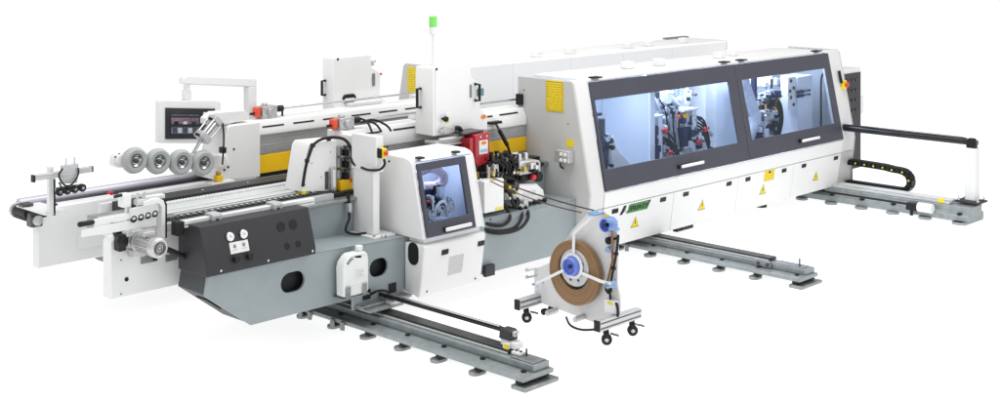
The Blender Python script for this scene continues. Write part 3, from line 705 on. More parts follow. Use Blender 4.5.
def ring(x0, x1, A, B, w, d):
    """door leaf in a leaning plane; w = (left, right, bottom, top) rim, bottom/top as fraction"""
    ln = math.hypot(B[0] - A[0], B[1] - A[1]); ny, nz = -(B[1] - A[1]) / ln, (B[0] - A[0]) / ln
    m = MB()
    def quad(xa, xb, ta, tb):
        a = slope(A, B, ta); b = slope(A, B, tb)
        vs = [(x, y + ny * k, z + nz * k) for k in (0, d) for (x, (y, z)) in ((xa, a), (xb, a), (xb, b), (xa, b))]
        m.add(vs, [(0, 3, 2, 1), (4, 5, 6, 7), (0, 1, 5, 4), (1, 2, 6, 5), (2, 3, 7, 6), (3, 0, 4, 7)])
    o = [(x0, 0), (x1, 0), (x1, 1), (x0, 1)]; i = [(x0 + w[0], w[2]), (x1 - w[1], w[2]), (x1 - w[1], 1 - w[3]), (x0 + w[0], 1 - w[3])]
    vs = []
    for k in (0, d):
        for (x, t_) in o + i:
            y, z = slope(A, B, t_); vs.append((x, y + ny * k, z + nz * k))
    fs = []
    for a in range(4):
        b = (a + 1) % 4
        fs += [(a, b, b + 4, a + 4), (a + 8, a + 12, b + 12, b + 8), (a, a + 8, b + 8, b), (a + 4, b + 4, b + 12, a + 12)]
    m.add(vs, fs)
    g = MB(); vs = []
    e = .004
    for k in (d * .35, d * .55):
        for (x, t_) in i:
            y, z = slope(A, B, t_); vs.append((x, y + ny * k, z + nz * k))
    g.add(vs, [(0, 3, 2, 1), (4, 5, 6, 7), (0, 1, 5, 4), (1, 2, 6, 5), (2, 3, 7, 6), (3, 0, 4, 7)])
    return m, g
A, B = (7.866, .722), (8.002, 1.325)
for a, b_ in ((L0 + .0225, L0 + .034), (L1 - .122, L1 - .0225)):
    MB().prism([(A[0] - .004, A[1] + .002), (B[0] - .002, B[1]), (B[0] + .02, B[1]), (A[0] + .02, A[1] + .002)], 'x', a, b_).build('door_jamb', 'white', t, .004)
rg, gl = ring(L0 + .037, L1 - .125, (A[0], A[1] + .005), B, (.032, .070, .20, .105), .03)
d = rg.build('door', 'frame', t, .006); gl.build('window', 'glass', d, 0)
y, z = slope(A, B, .085)
MB().bar((7.475, y - .055, z), (7.775, y - .055, z + .002), .022, .030).build('handle', 'paper', d, .006)
MB().box(7.465, 7.50, y - .05, y - .026, z - .02, z + .02).build('handle_mount', 'black', d, .003)
for x in (7.32, 7.74): MB().box(x, x + .06, 7.98, 8.04, 1.362, 1.378).build('hinge', 'black', d, .003)
# contents of the cabinet
dp = [Vector(p_) for p_ in ((7.40, 8.14, 1.18), (7.47, 8.11, 1.235), (7.54, 8.10, 1.25), (7.64, 8.10, 1.225), (7.72, 8.11, 1.165), (7.725, 8.12, 1.10), (7.64, 8.14, 1.075), (7.53, 8.16, 1.085))]
dm = MB().tube(dp, .034, n=14)
for i in range(len(dp) - 1):
    for k in range(5):
        q = dp[i].lerp(dp[i + 1], k / 5); dm.lathe(q - (dp[i + 1] - dp[i]).normalized() * .004, dp[i + 1] - dp[i], [(0, .034), (.004, .041), (.008, .034)], 14)
dm.build('ribbed_duct', 'pink', t, 0)
MB().cyl((7.415, 8.08, 1.11), (7.415, 8.08, 1.05), .026, n=16).build('spindle', 'red', t, .004)
MB().box(7.40, 7.46, 8.08, 8.16, .86, 1.04).box(7.47, 7.66, 8.12, 8.22, .92, 1.06).build('spindle_carrier', 'navy', t)
MB().box(7.60, 7.66, 8.08, 8.12, .90, 1.09).build('bracket', 'dsteel', t)
MB().ball((7.46, 8.03, .985), .015).build('clamp_knob', 'redk', t, 0)
for x, z in ((7.42, .85), (7.52, .865), (7.62, .88), (7.74, .895)):
    MB().lathe((x, 8.05, z), (0, -1, 0), [(0, .045), (.02, .045), (.022, .036), (.012, .032), (.012, .018), (.026, .014)], 20).build('milling_motor', 'paper', t, .001)
    MB().box(x - .045, x + .045, 8.052, 8.30, z - .05, z + .05).build('motor_bracket', 'cast', t)
MB().tube([(7.53, 8.04, .80), (7.55, 8.02, .92), (7.61, 8.01, .965), (7.67, 8.02, .92), (7.69, 8.04, .82)], .013).build('hose', 'paper', t, 0)
for k in range(4): MB().tube([(7.44 + .05 * k, 8.10, 1.02), (7.46 + .05 * k, 8.05, .96), (7.43 + .07 * k, 8.03, .88)], .008, n=6).build('hose', 'navy', t, 0)
clutter(t, 7.42, 7.70, 8.03, 8.10, .84, 1.04, 22, 41, ('cast', 'steel', 'navy', 'dsteel', 'paper', 'hose'))
# lower cabinet
lo = [(7.848, .645), (7.91, .232), (7.935, .223), (8.096, .262), (8.096, .668), (7.87, .672), (7.852, .662)]
MB().prism(lo, 'x', 7.255, 7.975).build('lower_housing', 'white', t, .012)
box('lower_top', 'white', t, 7.30, 7.95, 7.90, 8.09, .673, .712)
def onlow(x, s): return Vector((x, 7.848 + .062 * s, .645 - .413 * s))
nl = Vector((0, -.413, -.062)).normalized(); sd = Vector((0, .062, -.413)).normalized()
for x in (7.495, 7.925):
    l_ = MB().obox(onlow(x, .16) + nl * .002, (.038, 0, 0), sd * .022, nl * .006).build('latch', 'black', t, .003)
g = MB()
for k in range(14):
    for j in range(16):
        g.obox(onlow(7.56 + k * .0125, .30 + .40 * j / 16) + nl * .001, (.0038, 0, 0), sd * .003, nl * .001)
g.build('vent_grille', 'cast', t, 0)
MB().prism(stadium(7.984, .585, .062, .095), 'x', 7.2475, 7.2545).build('oval_vent', 'black', t, .001)
box('foot_bracket', 'char', t, 7.90, 8.0, 8.0, 8.09, .215, .258)
for x in (7.33, 7.90): MB().cyl((x, 7.905, .27), (x, 7.897, .27), .007, n=8).build('screw', 'black', t, 0)

# ------------------------------------------------------------------ tall tool cabinets
def cabinet(x0, y, z0, depth, label, lean=1):
    t = thing('tool_cabinet', label, 'cabinet', (x0 + .3, y + depth / 2, z0), 'tall white tool cabinets')
    P = [(x0, z0), (x0, z0 + .60), (x0 + .012, z0 + .62), (x0 + .475, z0 + .622), (x0 + .475, z0 + .50), (x0 + .60, z0 + .43), (x0 + .60, z0 + .19), (x0 + .70, z0 + .12), (x0 + .70, z0 - .01)]
    return t, P
def pull(t, p, q, out, r=.014):
    p = Vector(p); q = Vector(q); o = Vector(out)
    return MB().tube([p, p + o, q + o, q], r, n=8, smooth=1).build('handle', 'black', t, .003)
t, P = cabinet(7.96, 8.5, 1.432, .24, 'tall white tool cabinet below the green signal lamp')
MB().prism(P, 'y', 8.50, 8.735).build('housing', 'white', t, .006)
pull(t, (7.958, 8.66, 1.85), (7.958, 8.66, 1.68), (-.045, 0, 0))
pull(t, (8.49, 8.498, 1.86), (8.49, 8.498, 1.71), (.012, -.05, 0))
box('display', 'teal', t, 8.52, 8.598, 8.484, 8.499, 1.745, 1.815)
MB().prism(stadium(8.435, 1.80, .012, .062), 'y', 8.494, 8.499).build('side_slot', 'galvd', t, 0)
MB().lathe((8.135, 8.499, 1.60), (0, -1, 0), [(0, .03), (.02, .03), (.024, .025)], 18).build('pressure_gauge', 'paper', t, 0)
MB().lathe((8.075, 8.499, 1.58), (0, -1, 0), [(0, .012), (.03, .014), (.035, .026), (.06, .024)], 14).build('knob', 'black', t, .002)
box('yellow_label', 'ysign', t, 8.11, 8.155, 8.495, 8.499, 1.535, 1.555, bevel=0)
MB().prism(stadium(8.605, 1.545, .032, .018), 'y', 8.493, 8.499).build('orange_emblem', 'logo', t, .001)
b = MB().box(8.06, 8.20, 8.46, 8.499, 1.445, 1.50).cyl((8.06, 8.47, 1.47), (8.02, 8.47, 1.47), .02, n=12)
b.build('regulator', 'cast', t, .004)
MB().tube([(8.20, 8.47, 1.48), (8.25, 8.46, 1.48), (8.28, 8.45, 1.42), (8.27, 8.45, 1.33), (8.22, 8.46, 1.27)], .020, n=10).build('air_hose', 'rubber', t, 0)
box('door_seam', 'mid', t, 7.985, 7.988, 8.496, 8.4995, 1.44, 2.04, bevel=0)
MB().cyl((8.0, 8.5, 2.035), (8.0, 8.493, 2.035), .012, n=10).build('lock', 'black', t, 0)
box('hanger', 'white2', t, 8.1, 8.5, 8.736, 8.99, 1.532, 1.60)
t2 = thing('signal_lamp', 'slim signal lamp with green lens on top of front tool cabinet', 'signal lamp', (8.11, 8.66, 2.054))
MB().cyl((8.11, 8.66, 2.054), (8.11, 8.66, 2.33), .012, n=12).cyl((8.11, 8.66, 2.053), (8.11, 8.66, 2.07), .03, n=16).build('pole', 'white2', t2, 0)
MB().lathe((8.11, 8.66, 2.33), (0, 0, 1), [(0, .02), (.02, .036), (.075, .036)], 18).build('base_section', 'paper', t2, .002)
MB().lathe((8.11, 8.66, 2.406), (0, 0, 1), [(0, .037), (.09, .037), (.098, .03)], 18).build('green_lens', 'glow', t2, .002)

t, P = cabinet(7.95, 9.9, 1.43, .18, 'tall white tool cabinet standing behind the rear press beam')
MB().prism(P, 'y', 9.905, 10.08).build('housing', 'white', t, .006)
pull(t, (7.948, 10.03, 1.82), (7.948, 10.03, 1.68), (-.045, 0, 0))
MB().prism(stadium(8.455, 1.80, .018, .066), 'y', 9.895, 9.904).build('side_slot', 'galvd', t, .002)
MB().prism(stadium(8.14, 1.64, .085, .042), 'y', 9.894, 9.904).build('oval_opening', 'black', t, .004)
MB().prism(stadium(8.14, 1.635, .06, .008), 'y', 9.888, 9.8935).build('opening_bar', 'white2', t, .002)
MB().box(8.43, 8.49, 9.93, 10.0, 1.935, 1.985).cyl((8.49, 9.96, 1.97), (8.53, 9.96, 1.985), .016, n=10).build('valve', 'cast', t, .005)
MB().cyl((8.545, 9.9, 1.85), (8.56, 9.9, 1.85), .012, n=8).build('red_plug', 'redk', t, 0)
MB().cyl((8.0, 9.904, 2.035), (8.0, 9.898, 2.035), .012, n=10).build('lock', 'black', t, 0)
box('hanger', 'white2', t, 8.1, 8.5, 9.82, 9.904, 1.567, 1.60)

# ------------------------------------------------------------------ press roller arm, cylinder, pendant
t = thing('press_roller_unit', 'white swing arm carrying four grey press wheels, left of rear beam', 'roller arm', (5.9, 9.5, 1.24))
dr = Vector((.64, 0, -.10)).normalized()
c0 = Vector((5.53, 9.52, 1.40))
MB().prism([(5.36, 1.37), (5.38, 1.455), (5.46, 1.475), (6.46, 1.33), (6.50, 1.23), (6.40, 1.215), (5.42, 1.345)], 'y', 9.52, 9.60).build('arm', 'white', t, .02)
MB().cyl((5.43, 9.53, 1.415), (5.43, 9.49, 1.415), .045, n=20).build('arm_boss', 'white', t, .006)
b = MB()
for x, z in ((5.385, 1.44), (5.42, 1.46), (5.48, 1.44)): b.cyl((x, 9.52, z), (x, 9.512, z), .008, n=8)
b.build('bolt', 'dsteel', t, 0)
for k in range(4):
    c = c0 + dr * (.218 * k); c.y = 9.51
    w = MB().lathe(c, (0, -1, 0), [(0, .06), (.0, .085), (.012, .105), (.04, .111), (.065, .105), (.08, .088), (.076, .06), (.05, .055), (.05, .012)], 36).build('press_wheel', 'wheel', t, .0)
    MB().lathe(c + Vector((0, -.05, 0)), (0, -1, 0), [(0, .056), (.010, .056), (.020, .046), (.008, .03)], 24).build('rim', 'steel', w, 0)
    MB().lathe(c + Vector((0, -.03, 0)), (0, -1, 0), [(0, .022), (.04, .022), (.044, .016)], 16).build('hub', 'dsteel', w, 0)
t2 = thing('air_cylinder', 'tilted silver air cylinder joining the wheel arm and rear beam', 'air cylinder', (6.2, 9.5, 1.34))
p0 = Vector((6.345, 9.50, 1.655)); p1 = Vector((6.20, 9.50, 1.515)); p2 = Vector((6.085, 9.50, 1.36)); dd = (p1 - p0).normalized()
MB().cyl(p0 + dd * .045, p1 - dd * .03, .040, n=20).build('barrel', 'steel', t2, 0)
MB().bar(p0, p0 + dd * .045, .115, .115).build('end_block', 'cast', t2, .006)
MB().bar(p1 - dd * .03, p1 + dd * .03, .115, .115).build('end_block', 'cast', t2, .006)
b = MB(); _, aa, bb = basis(dd)
for i in (-1, 1):
    for j in (-1, 1): b.cyl(p0 + aa * .045 * i + bb * .045 * j, p1 + aa * .045 * i + bb * .045 * j, .009, n=8)
b.build('tie_rod', 'steel', t2, 0)
MB().cyl(p1, p2, .015, n=12).build('piston_rod', 'steel', t2, 0)
MB().cyl(p2 + Vector((0, .03, 0)), p2 - Vector((0, .03, 0)), .025, n=14).build('clevis', 'cast', t2, .003)
MB().tube([(6.36, 9.44, 1.62), (6.37, 9.44, 1.52), (6.375, 9.45, 1.40), (6.37, 9.46, 1.26)], .008).build('air_line', 'rubber', t2, 0)
MB().box(6.36, 6.40, 9.44, 9.5, 1.36, 1.41).build('fitting', 'black', t2, .004)
MB().cyl(p1 + Vector((-.05, -.03, .02)), p1 + Vector((-.09, -.03, .04)), .012, n=8).build('port_fitting', 'black', t2, 0)
MB().cyl(p0 + Vector((-.06, -.03, .0)), p0 + Vector((-.10, -.03, .02)), .012, n=8).build('port_fitting', 'black', t2, 0)
MB().prism([(6.30, 1.60), (6.30, 1.655), (6.38, 1.70), (6.70, 1.69), (6.76, 1.60), (6.50, 1.577), (6.40, 1.60)], 'y', 9.60, 9.70).build('hanger_bracket', 'white', t2, .01)
t2 = thing('sensor_block', 'small yellow block with warning triangle under the rear beam end cover', 'sensor', (6.36, 9.48, 1.10))
box('block', 'yellow', t2, 6.325, 6.385, 9.47, 9.53, 1.113, 1.165, bevel=.005)
box('cap', 'brass', t2, 6.34, 6.37, 9.48, 9.52, 1.167, 1.20)
MB().prism([(6.415, 1.22), (6.45, 1.22), (6.432, 1.27)], 'y', 9.556, 9.562).build('warning_triangle', 'ysign', t2, .001)
box('base', 'white2', t2, 6.27, 6.5, 9.46, 9.56, 1.098, 1.112)

t = thing('control_pendant', 'white hanging control panel with dark touch screen on a square arm', 'control panel', (6.55, 9.95, 1.58))
MB().prism([(6.015, 1.44), (6.015, 1.80), (6.03, 1.813), (6.63, 1.748), (6.645, 1.73), (6.645, 1.375), (6.63, 1.368)], 'y', 9.885, 9.96).build('housing', 'white', t, .006)
def onp(x, z): # tilt of the panel: it drops towards the right
    return (x, z - (x - 6.015) * .108)
def pq(x0, x1, z0, z1): return [onp(x0, z0), onp(x0, z1), onp(x1, z1), onp(x1, z0)]
MB().prism(pq(6.068, 6.575, 1.476, 1.748), 'y', 9.876, 9.884).build('fascia', 'screen', t, .003)
scr = MB().prism(pq(6.115, 6.41, 1.512, 1.716), 'y', 9.872, 9.8755).build('touch_screen', 'screen', t, .001)
for a, nm, mm in (((6.122, 6.402, 1.682, 1.690), 'screen_header', 'grim2'), ((6.122, 6.402, 1.61, 1.664), 'screen_band', 'grim'), ((6.122, 6.402, 1.525, 1.58), 'screen_band', 'grim2')):
    MB().prism(pq(*a), 'y', 9.8695, 9.8715).build(nm, mm, scr, 0)
for k in range(5):
    MB().prism(pq(6.135 + k * .052, 6.175 + k * .052, 1.53, 1.575), 'y', 9.867, 9.869).build('screen_icon', 'hose' if k % 2 else 'frame', scr, 0)
for k in range(3):
    MB().prism(pq(6.15 + k * .09, 6.19 + k * .09, 1.607, 1.632), 'y', 9.867, 9.869).build('screen_icon', ('black', 'pink', 'navy')[k], scr, 0)
for x, z, mm, r in ((6.46, 1.70, 'paper', .016), (6.53, 1.70, 'dsteel', .020), (6.46, 1.625, 'orange', .02), (6.53, 1.625, 'black', .02), (6.46, 1.56, 'black', .017), (6.53, 1.56, 'dsteel', .017)):
    x_, z_ = onp(x, z); MB().lathe((x_, 9.875, z_), (0, -1, 0), [(0, r), (.012, r), (.015, r * .8)], 14).build('push_button', mm, t, 0)
MB().box(6.27, 6.35, 9.90, 9.95, 1.79, 1.87).cyl((6.31, 9.925, 1.86), (6.31, 9.925, 1.93), .03, n=16).build('neck', 'white', t, .006)
MB().prism([(6.255, 1.93), (6.255, 1.985), (6.285, 2.01), (7.03, 1.925), (7.03, 1.84), (6.37, 1.915)], 'y', 9.88, 9.97).build('arm', 'white', t, .012)
MB().box(6.94, 7.03, 9.88, 9.97, 1.575, 1.85).build('post', 'white2', t, .008)
box('post_foot', 'white2', t, 6.93, 7.10, 9.87, 9.99, 1.566, 1.578)

# ------------------------------------------------------------------ gluing station
t = thing('glue_pot', 'red glue pot with white label below the front tool cabinet', 'glue pot', (8.4, 8.4, 1.05))
MB().prism([(8.30, 1.18), (8.30, 1.43), (8.49, 1.435), (8.49, 1.21), (8.45, 1.15), (8.34, 1.13)], 'y', 8.30, 8.52).build('tank', 'red', t, .012)
MB().prism([(8.345, 1.245), (8.345, 1.37), (8.455, 1.37), (8.455, 1.245)], 'y', 8.294, 8.299).build('label', 'paper', t, .001)
MB().prism(stadium(8.40, 1.345, .034, .014), 'y', 8.291, 8.2935).build('orange_emblem', 'logo', t, 0)
b = MB()
for k in range(3): b.box(8.36 + .03 * k, 8.38 + .03 * k, 8.291, 8.2935, 1.262, 1.29)
b.build('label_print', 'pblue', t, 0)
box('lid', 'dsteel', t, 8.18, 8.45, 8.34, 8.56, 1.4365, 1.455)
MB().cyl((8.40, 8.40, 1.13), (8.40, 8.40, 1.02), .05, n=16).build('outlet', 'dsteel', t, .004)
box('flange', 'red', t, 8.25, 8.299, 8.32, 8.50, 1.17, 1.40)
for x in (8.36, 8.44): MB().cyl((x, 8.299, 1.405), (x, 8.292, 1.405), .010, n=8).build('bolt', 'steel', t, 0)
MB().box(8.22, 8.60, 8.50, 8.76, 1.02, 1.10).build('support', 'dsteel', t)
b = MB()
for k in range(10):
    b.tube([(8.15 + .015 * k, 8.42 + .01 * k, 1.30 + .02 * (k % 3)), (8.10 + .02 * k, 8.36, 1.22), (8.16 + .014 * k, 8.34, 1.12), (8.2 + .02 * k, 8.36, 1.02)], .009, n=6)
b.build('cable_bundle', 'rubber', t, 0)
MB().box(7.95, 8.30, 8.45, 8.60, 1.36, 1.39).cyl((7.98, 8.44, 1.40), (8.28, 8.44, 1.40), .018, n=12).cyl((7.98, 8.44, 1.35), (8.28, 8.44, 1.35), .012, n=12).build('linear_guide', 'alu', t, .003)
MB().tube([(7.98, 8.44, 1.33), (8.02, 8.36, 1.26), (8.12, 8.35, 1.24), (8.18, 8.40, 1.29)], .016).build('hose', 'rubber', t, 0)

clutter(t, 8.02, 8.34, 8.26, 8.36, .78, 1.20, 34, 31, MECH)
for k in range(4): hose(t, [(8.02 + .05 * k, 8.28, 1.22), (8.05 + .04 * k, 8.22, 1.08), (8.10 + .05 * k, 8.22, .92), (8.16 + .03 * k, 8.26, .80)], .012)
t = thing('feed_unit', 'dark edge feeding unit full of knobs beside the glue pot', 'feed unit', (8.75, 8.4, .709))
MB().box(8.40, 8.72, 8.34, 8.62, .95, 1.15).box(8.52, 8.78, 8.30, 8.50, 1.02, 1.17).box(8.35, 8.55, 8.26, 8.40, .98, 1.08).build('carrier', 'char', t, .006)
MB().box(8.30, 9.0, 8.40, 8.66, .709, .95).build('pedestal', 'dsteel', t)
for (x, y, z, r, m_) in ((8.58, 8.26, 1.13, .045, 'dsteel'), (8.68, 8.24, 1.11, .06, 'black'), (8.50, 8.22, 1.05, .035, 'steel'), (8.44, 8.24, 1.10, .028, 'dsteel'), (8.62, 8.22, 1.02, .04, 'dsteel')):
    MB().lathe((x, y + .05, z), (0, -1, 0), [(0, r), (.04, r), (.046, r * .85), (.046, r * .5), (.06, r * .45)], 20).build('feed_roller', m_, t, .002)
for (x, z) in ((8.43, 1.16), (8.52, 1.20), (8.60, 1.20), (8.72, 1.19)):
    MB().cyl((x, 8.32, z - .05), (x, 8.32, z + .02), .016, n=10).cyl((x, 8.32, z + .02), (x, 8.32, z + .045), .024, n=12).build('clamp_screw', 'black', t, .001)
MB().bar((8.50, 8.24, 1.19), (8.62, 8.22, 1.25), .014, .014).build('lever', 'black', t, 0)
MB().tube([(8.56, 8.20, 1.03), (8.66, 8.18, .99), (8.73, 8.19, .93), (8.75, 8.22, .88)], .024, n=10).build('lever_arm', 'black', t, 0)
mo = MB().prism([(8.81, 1.0), (8.80, 1.10), (8.84, 1.125), (9.08, 1.115), (9.10, 1.09), (9.10, 1.0)], 'y', 8.22, 8.40).build('drive_motor', 'cast', t, .012)
box('motor_lid', 'steel', mo, 8.83, 9.07, 8.214, 8.219, 1.02, 1.04)
for x in (8.88, 8.97): MB().cyl((x, 8.30, 1.12), (x, 8.30, 1.19), .026, n=14).build('solenoid', 'steel', t, .003)
MB().lathe((9.102, 8.31, 1.05), (1, 0, 0), [(0, .02), (.03, .02), (.035, .034), (.08, .034), (.09, .02), (.13, .016)], 14).build('knob', 'black', t, .002)
MB().cyl((8.86, 8.25, 1.0), (8.86, 8.25, .95), .04, n=16).box(8.80, 9.05, 8.25, 8.45, .93, .998).build('motor_mount', 'black', t)
MB().lathe((8.99, 8.24, .965), (0, -1, 0), [(0, .024), (.02, .03), (.04, .026), (.044, .012)], 16).build('red_knob', 'redk', t, .002)
MB().lathe((9.08, 8.26, .955), (0, -1, 0), [(0, .05), (.04, .05), (.05, .04)], 16).build('black_wheel', 'black', t, .002)
MB().prism([(8.68, .73), (8.68, .90), (8.72, .93), (9.03, .90), (9.12, .83), (9.15, .72), (9.12, .712), (8.75, .712)], 'y', 8.20, 8.398).build('white_housing', 'white', t, .02)
for k in range(4): MB().lathe((8.90 + k * .07, 8.199, .735), (0, -1, 0), [(0, .018), (.03, .02), (.034, .014)], 12).build('star_knob', 'black', t, .001)
box('connector', 'cast', t, 8.72, 8.84, 8.14, 8.199, .72, .79)
MB().prism([(8.83, .80), (8.84, .85), (9.0, .845), (9.0, .80)], 'y', 8.195, 8.1995).build('housing_label', 'wtext', t, 0)
for k in range(9):
    x = 8.42 + (k % 5) * .06; z = 1.0 + .03 * (k % 3)
    MB().cyl((x, 8.26, z), (x, 8.20, z), .012 + .004 * (k % 2), n=8).build('fitting', ('steel', 'black', 'brass', 'cast')[k % 4], t, 0)

clutter(t, 8.36, 8.80, 8.18, 8.28, .96, 1.20, 46, 21, MECH)
clutter(t, 8.50, 8.75, 8.12, 8.2, .78, .95, 12, 22, MECH)
clutter(t, 8.84, 9.08, 8.18, 8.21, 1.03, 1.10, 6, 25, MECH)
for k in range(5): hose(t, [(8.40 + .06 * k, 8.22, 1.14), (8.44 + .06 * k, 8.17, 1.19), (8.52 + .05 * k, 8.16, 1.12), (8.50 + .05 * k, 8.2, 1.0)], .008)
hose(t, [(8.52, 8.3, .95), (8.56, 8.14, .90), (8.60, 8.12, .80), (8.66, 8.15, .74)], .018)
t = thing('junction_box', 'white box with yellow sticker hanging on the feed unit', 'junction box', (8.36, 8.15, .745))
box('case', 'white', t, 8.225, 8.475, 8.11, 8.24, .752, 1.035, bevel=.006)
box('sticker', 'ysign', t, 8.365, 8.462, 8.106, 8.1095, .762, .782, bevel=0)
MB().bar((8.20, 8.14, 1.06), (8.24, 8.14, 1.03), .02, .02).build('bracket', 'white', t)
box('tape_guide', 'ysign', t, 8.33, 8.37, 8.10, 8.14, 1.036, 1.05)
box('hanger', 'dsteel', t, 8.28, 8.42, 8.242, 8.42, .85, .95)
hs = MB()
for pts in ([(8.15, 8.28, .72), (8.22, 8.12, .67), (8.38, 8.06, .63), (8.52, 8.08, .66), (8.55, 8.14, .74), (8.50, 8.18, .82)],
            [(8.12, 8.24, .69), (8.26, 8.08, .60), (8.50, 8.03, .585), (8.68, 8.08, .65), (8.74, 8.16, .74)],
            [(8.12, 8.24, .66), (8.30, 8.06, .575), (8.56, 8.01, .575), (8.76, 8.07, .65), (8.80, 8.16, .74)],
            [(8.14, 8.26, .76), (8.20, 8.15, .70), (8.30, 8.11, .69)]):
    hs.tube(pts, .016, n=10)
tag(hs.build('cable_bundle', 'rubber', None, 0), 'bundle of thick black cables drooping below the small white box', 'cables')
t = thing('gas_strut', 'black gas strut leaning against front press beam, right of glue pot', 'strut', (9.0, 8.6, 1.08))
MB().cyl((8.975, 8.70, 1.43), (9.06, 8.62, 1.21), .012, n=10).build('rod', 'dsteel', t, 0)
MB().cyl((9.0, 8.675, 1.36), (9.06, 8.62, 1.21), .020, n=12).build('cylinder', 'black', t, 0)
MB().cyl((9.06, 8.62, 1.21), (9.08, 8.60, 1.12), .012, n=10).build('lower_rod', 'black', t, 0)
MB().box(8.90, 9.05, 8.68, 8.742, 1.42, 1.445).build('bracket', 'black', t)
MB().box(9.04, 9.12, 8.56, 8.74, 1.10, 1.125).build('foot', 'black', t)

# edge tape between feed unit and trolley
tp = MB()
def strip(a, b, w, sag):
    a = Vector(a); b = Vector(b); N = 24; vs = []; fs = []
    for i in range(N + 1):
        k = i / N; p_ = a.lerp(b, k); p_.z -= sag * 4 * k * (1 - k)
        for dz in (-w / 2, w / 2):
            for dx in (-.0012, .0012): vs.append((p_.x + dx, p_.y, p_.z + dz))
    for i in range(N):
        o = i * 4
        fs += [(o, o + 4, o + 5, o + 1), (o + 2, o + 3, o + 7, o + 6), (o, o + 2, o + 6, o + 4), (o + 1, o + 5, o + 7, o + 3)]
    fs += [(0, 1, 3, 2), (N * 4, N * 4 + 2, N * 4 + 3, N * 4 + 1)]
    tp.add(vs, fs)
strip((8.34, 8.125, 1.055), (8.06, 6.70, 1.01), .012, .02)
tag(tp.build('edge_tape', 'tapeb', None, 0), 'upper brown tape strip stretched from feed unit to reel trolley', 'edge tape', 'edge tape strips')
tp = MB()
strip((8.30, 8.118, 1.035), (8.02, 6.80, .985), .010, .03)
tag(tp.build('edge_tape', 'tapeb', None, 0), 'lower brown tape strip sagging below the other one', 'edge tape', 'edge tape strips')

# ------------------------------------------------------------------ front enclosure
XL, XR = 9.47, 14.585
F0, F1 = (7.93, .765), (8.145, 1.805)
t = thing('machine_enclosure', 'long white enclosure with two slate framed window doors', 'enclosure', (12.0, 8.4, .18))
ep = [(8.0, .19), (7.94, .60), (7.925, .765), (8.135, 1.805), (8.16, 1.835), (8.87, 1.835), (8.87, .19)]
MB().prism(ep, 'x', XL, XL + .02).build('end_panel', 'light', t, .008)
MB().prism(ep, 'x', XR - .02, XR).build('end_panel', 'light', t, .008)
for a, b_ in ((XL + .0215, 9.695), (14.27, XR - .0215)):
    MB().prism([(7.945, .60), (7.927, .765), (8.138, 1.803), (8.165, 1.834), (8.25, 1.834), (8.02, .60)], 'x', a, b_).build('corner_post', 'mid', t, .01)
    MB().prism([(7.946, .599), (8.004, .192), (8.05, .192), (8.02, .599)], 'x', a, b_).build('corner_post', 'light', t, .006)  # darker grey puts the shade of the downward tilt into the colour
MB().prism([(8.162, 1.808), (8.175, 1.837), (8.87, 1.837), (8.87, 1.80), (8.20, 1.80)], 'x', 9.697, 14.268).build('roof', 'white', t, .005)
box('back_wall', 'inner', t, XL + .022, XR - .022, 8.84, 8.868, .62, 1.798)
box('inner_floor', 'inner', t, XL + .022, XR - .022, 8.06, 8.838, .622, .69)
MB().box(XL + .022, XL + .03, 8.2, 8.838, .692, 1.79).build('end_lining', 'inner', t, 0)
MB().box(XR - .03, XR - .022, 8.2, 8.838, .692, 1.79).build('end_lining', 'inner', t, 0)
MB().prism([(7.936, .605), (7.920, .757), (7.96, .757), (7.98, .605)], 'x', 9.697, 14.268).build('waist_rail', 'white', t, .004)
SEAM = 12.205
for x0, x1, wl, wr in ((9.70, SEAM - .003, .035, .155), (SEAM + .003, 14.265, .10, .12)):
    rg, gl = ring(x0, x1, F0, F1, (wl, wr, .195, .17), .025)
    d = rg.build('door', 'frame', t, .006); gl.build('window', 'glass', d, 0)
    y, z = slope(F0, F1, .09); hx = 10.90 if x0 < 10 else 13.27
    MB().bar((hx, y - .055, z), (hx + .40, y - .055, z), .02, .030).build('handle', 'paper', d, .006)
    MB().box(hx - .03, hx + .02, y - .058, y - .026, z - .02, z + .02).build('handle_mount', 'black', d, .003)
    for hx in ((9.78, 12.02) if x0 < 10 else (12.36, 14.0)):
        MB().box(hx, hx + .12, 8.12, 8.21, 1.838, 1.852).build('hinge', 'black', d, .003)
px = [9.70, 10.84, 12.03, 13.18, 14.265]
def onl(x, s): return Vector((x, 7.942 + .06 * s, .598 - .40 * s))
nl = Vector((0, -.40, -.06)).normalized(); sd = Vector((0, .06, -.40)).normalized()
for k in range(4):
    a, b_ = px[k] + .003, px[k + 1] - .003
    pn = MB().prism([(7.939, .598), (7.999, .192), (8.03, .192), (7.975, .598)], 'x', a, b_).build('lower_panel', 'white', t, .004)
    for x in ((9.875, 10.655), (11.05, 11.845), (12.215, 12.965), (13.40, 14.14))[k]:
        MB().obox(onl(x, .12) + nl * .004, (.048, 0, 0), sd * .023, nl * .005).build('latch', 'black', pn, .004)
    x = (10.225, 11.375, 12.56, 13.715)[k]; s = .53
    c = onl(x, s) + nl * .002
    w_ = Vector((.062, 0, 0))
    def tri(sc_, off):
        vs = [c - w_ * sc_ + sd * .05 * sc_ + nl * o_ for o_ in (off, off + .002)] + [c + w_ * sc_ + sd * .05 * sc_ + nl * o_ for o_ in (off, off + .002)] + [c - sd * .055 * sc_ + nl * o_ for o_ in (off, off + .002)]
        return MB().add(vs, [(0, 2, 4), (1, 5, 3), (0, 1, 3, 2), (2, 3, 5, 4), (4, 5, 1, 0)])
    tr = tri(1.08, 0).build('warning_sign', 'black', pn, 0); tri(.92, .0025).build('sign_face', 'ysign', tr, 0)
    MB().bar(c + nl * .006 - sd * .018, c + nl * .006 + sd * .02, .010, .002).build('sign_symbol', 'black', tr, 0)
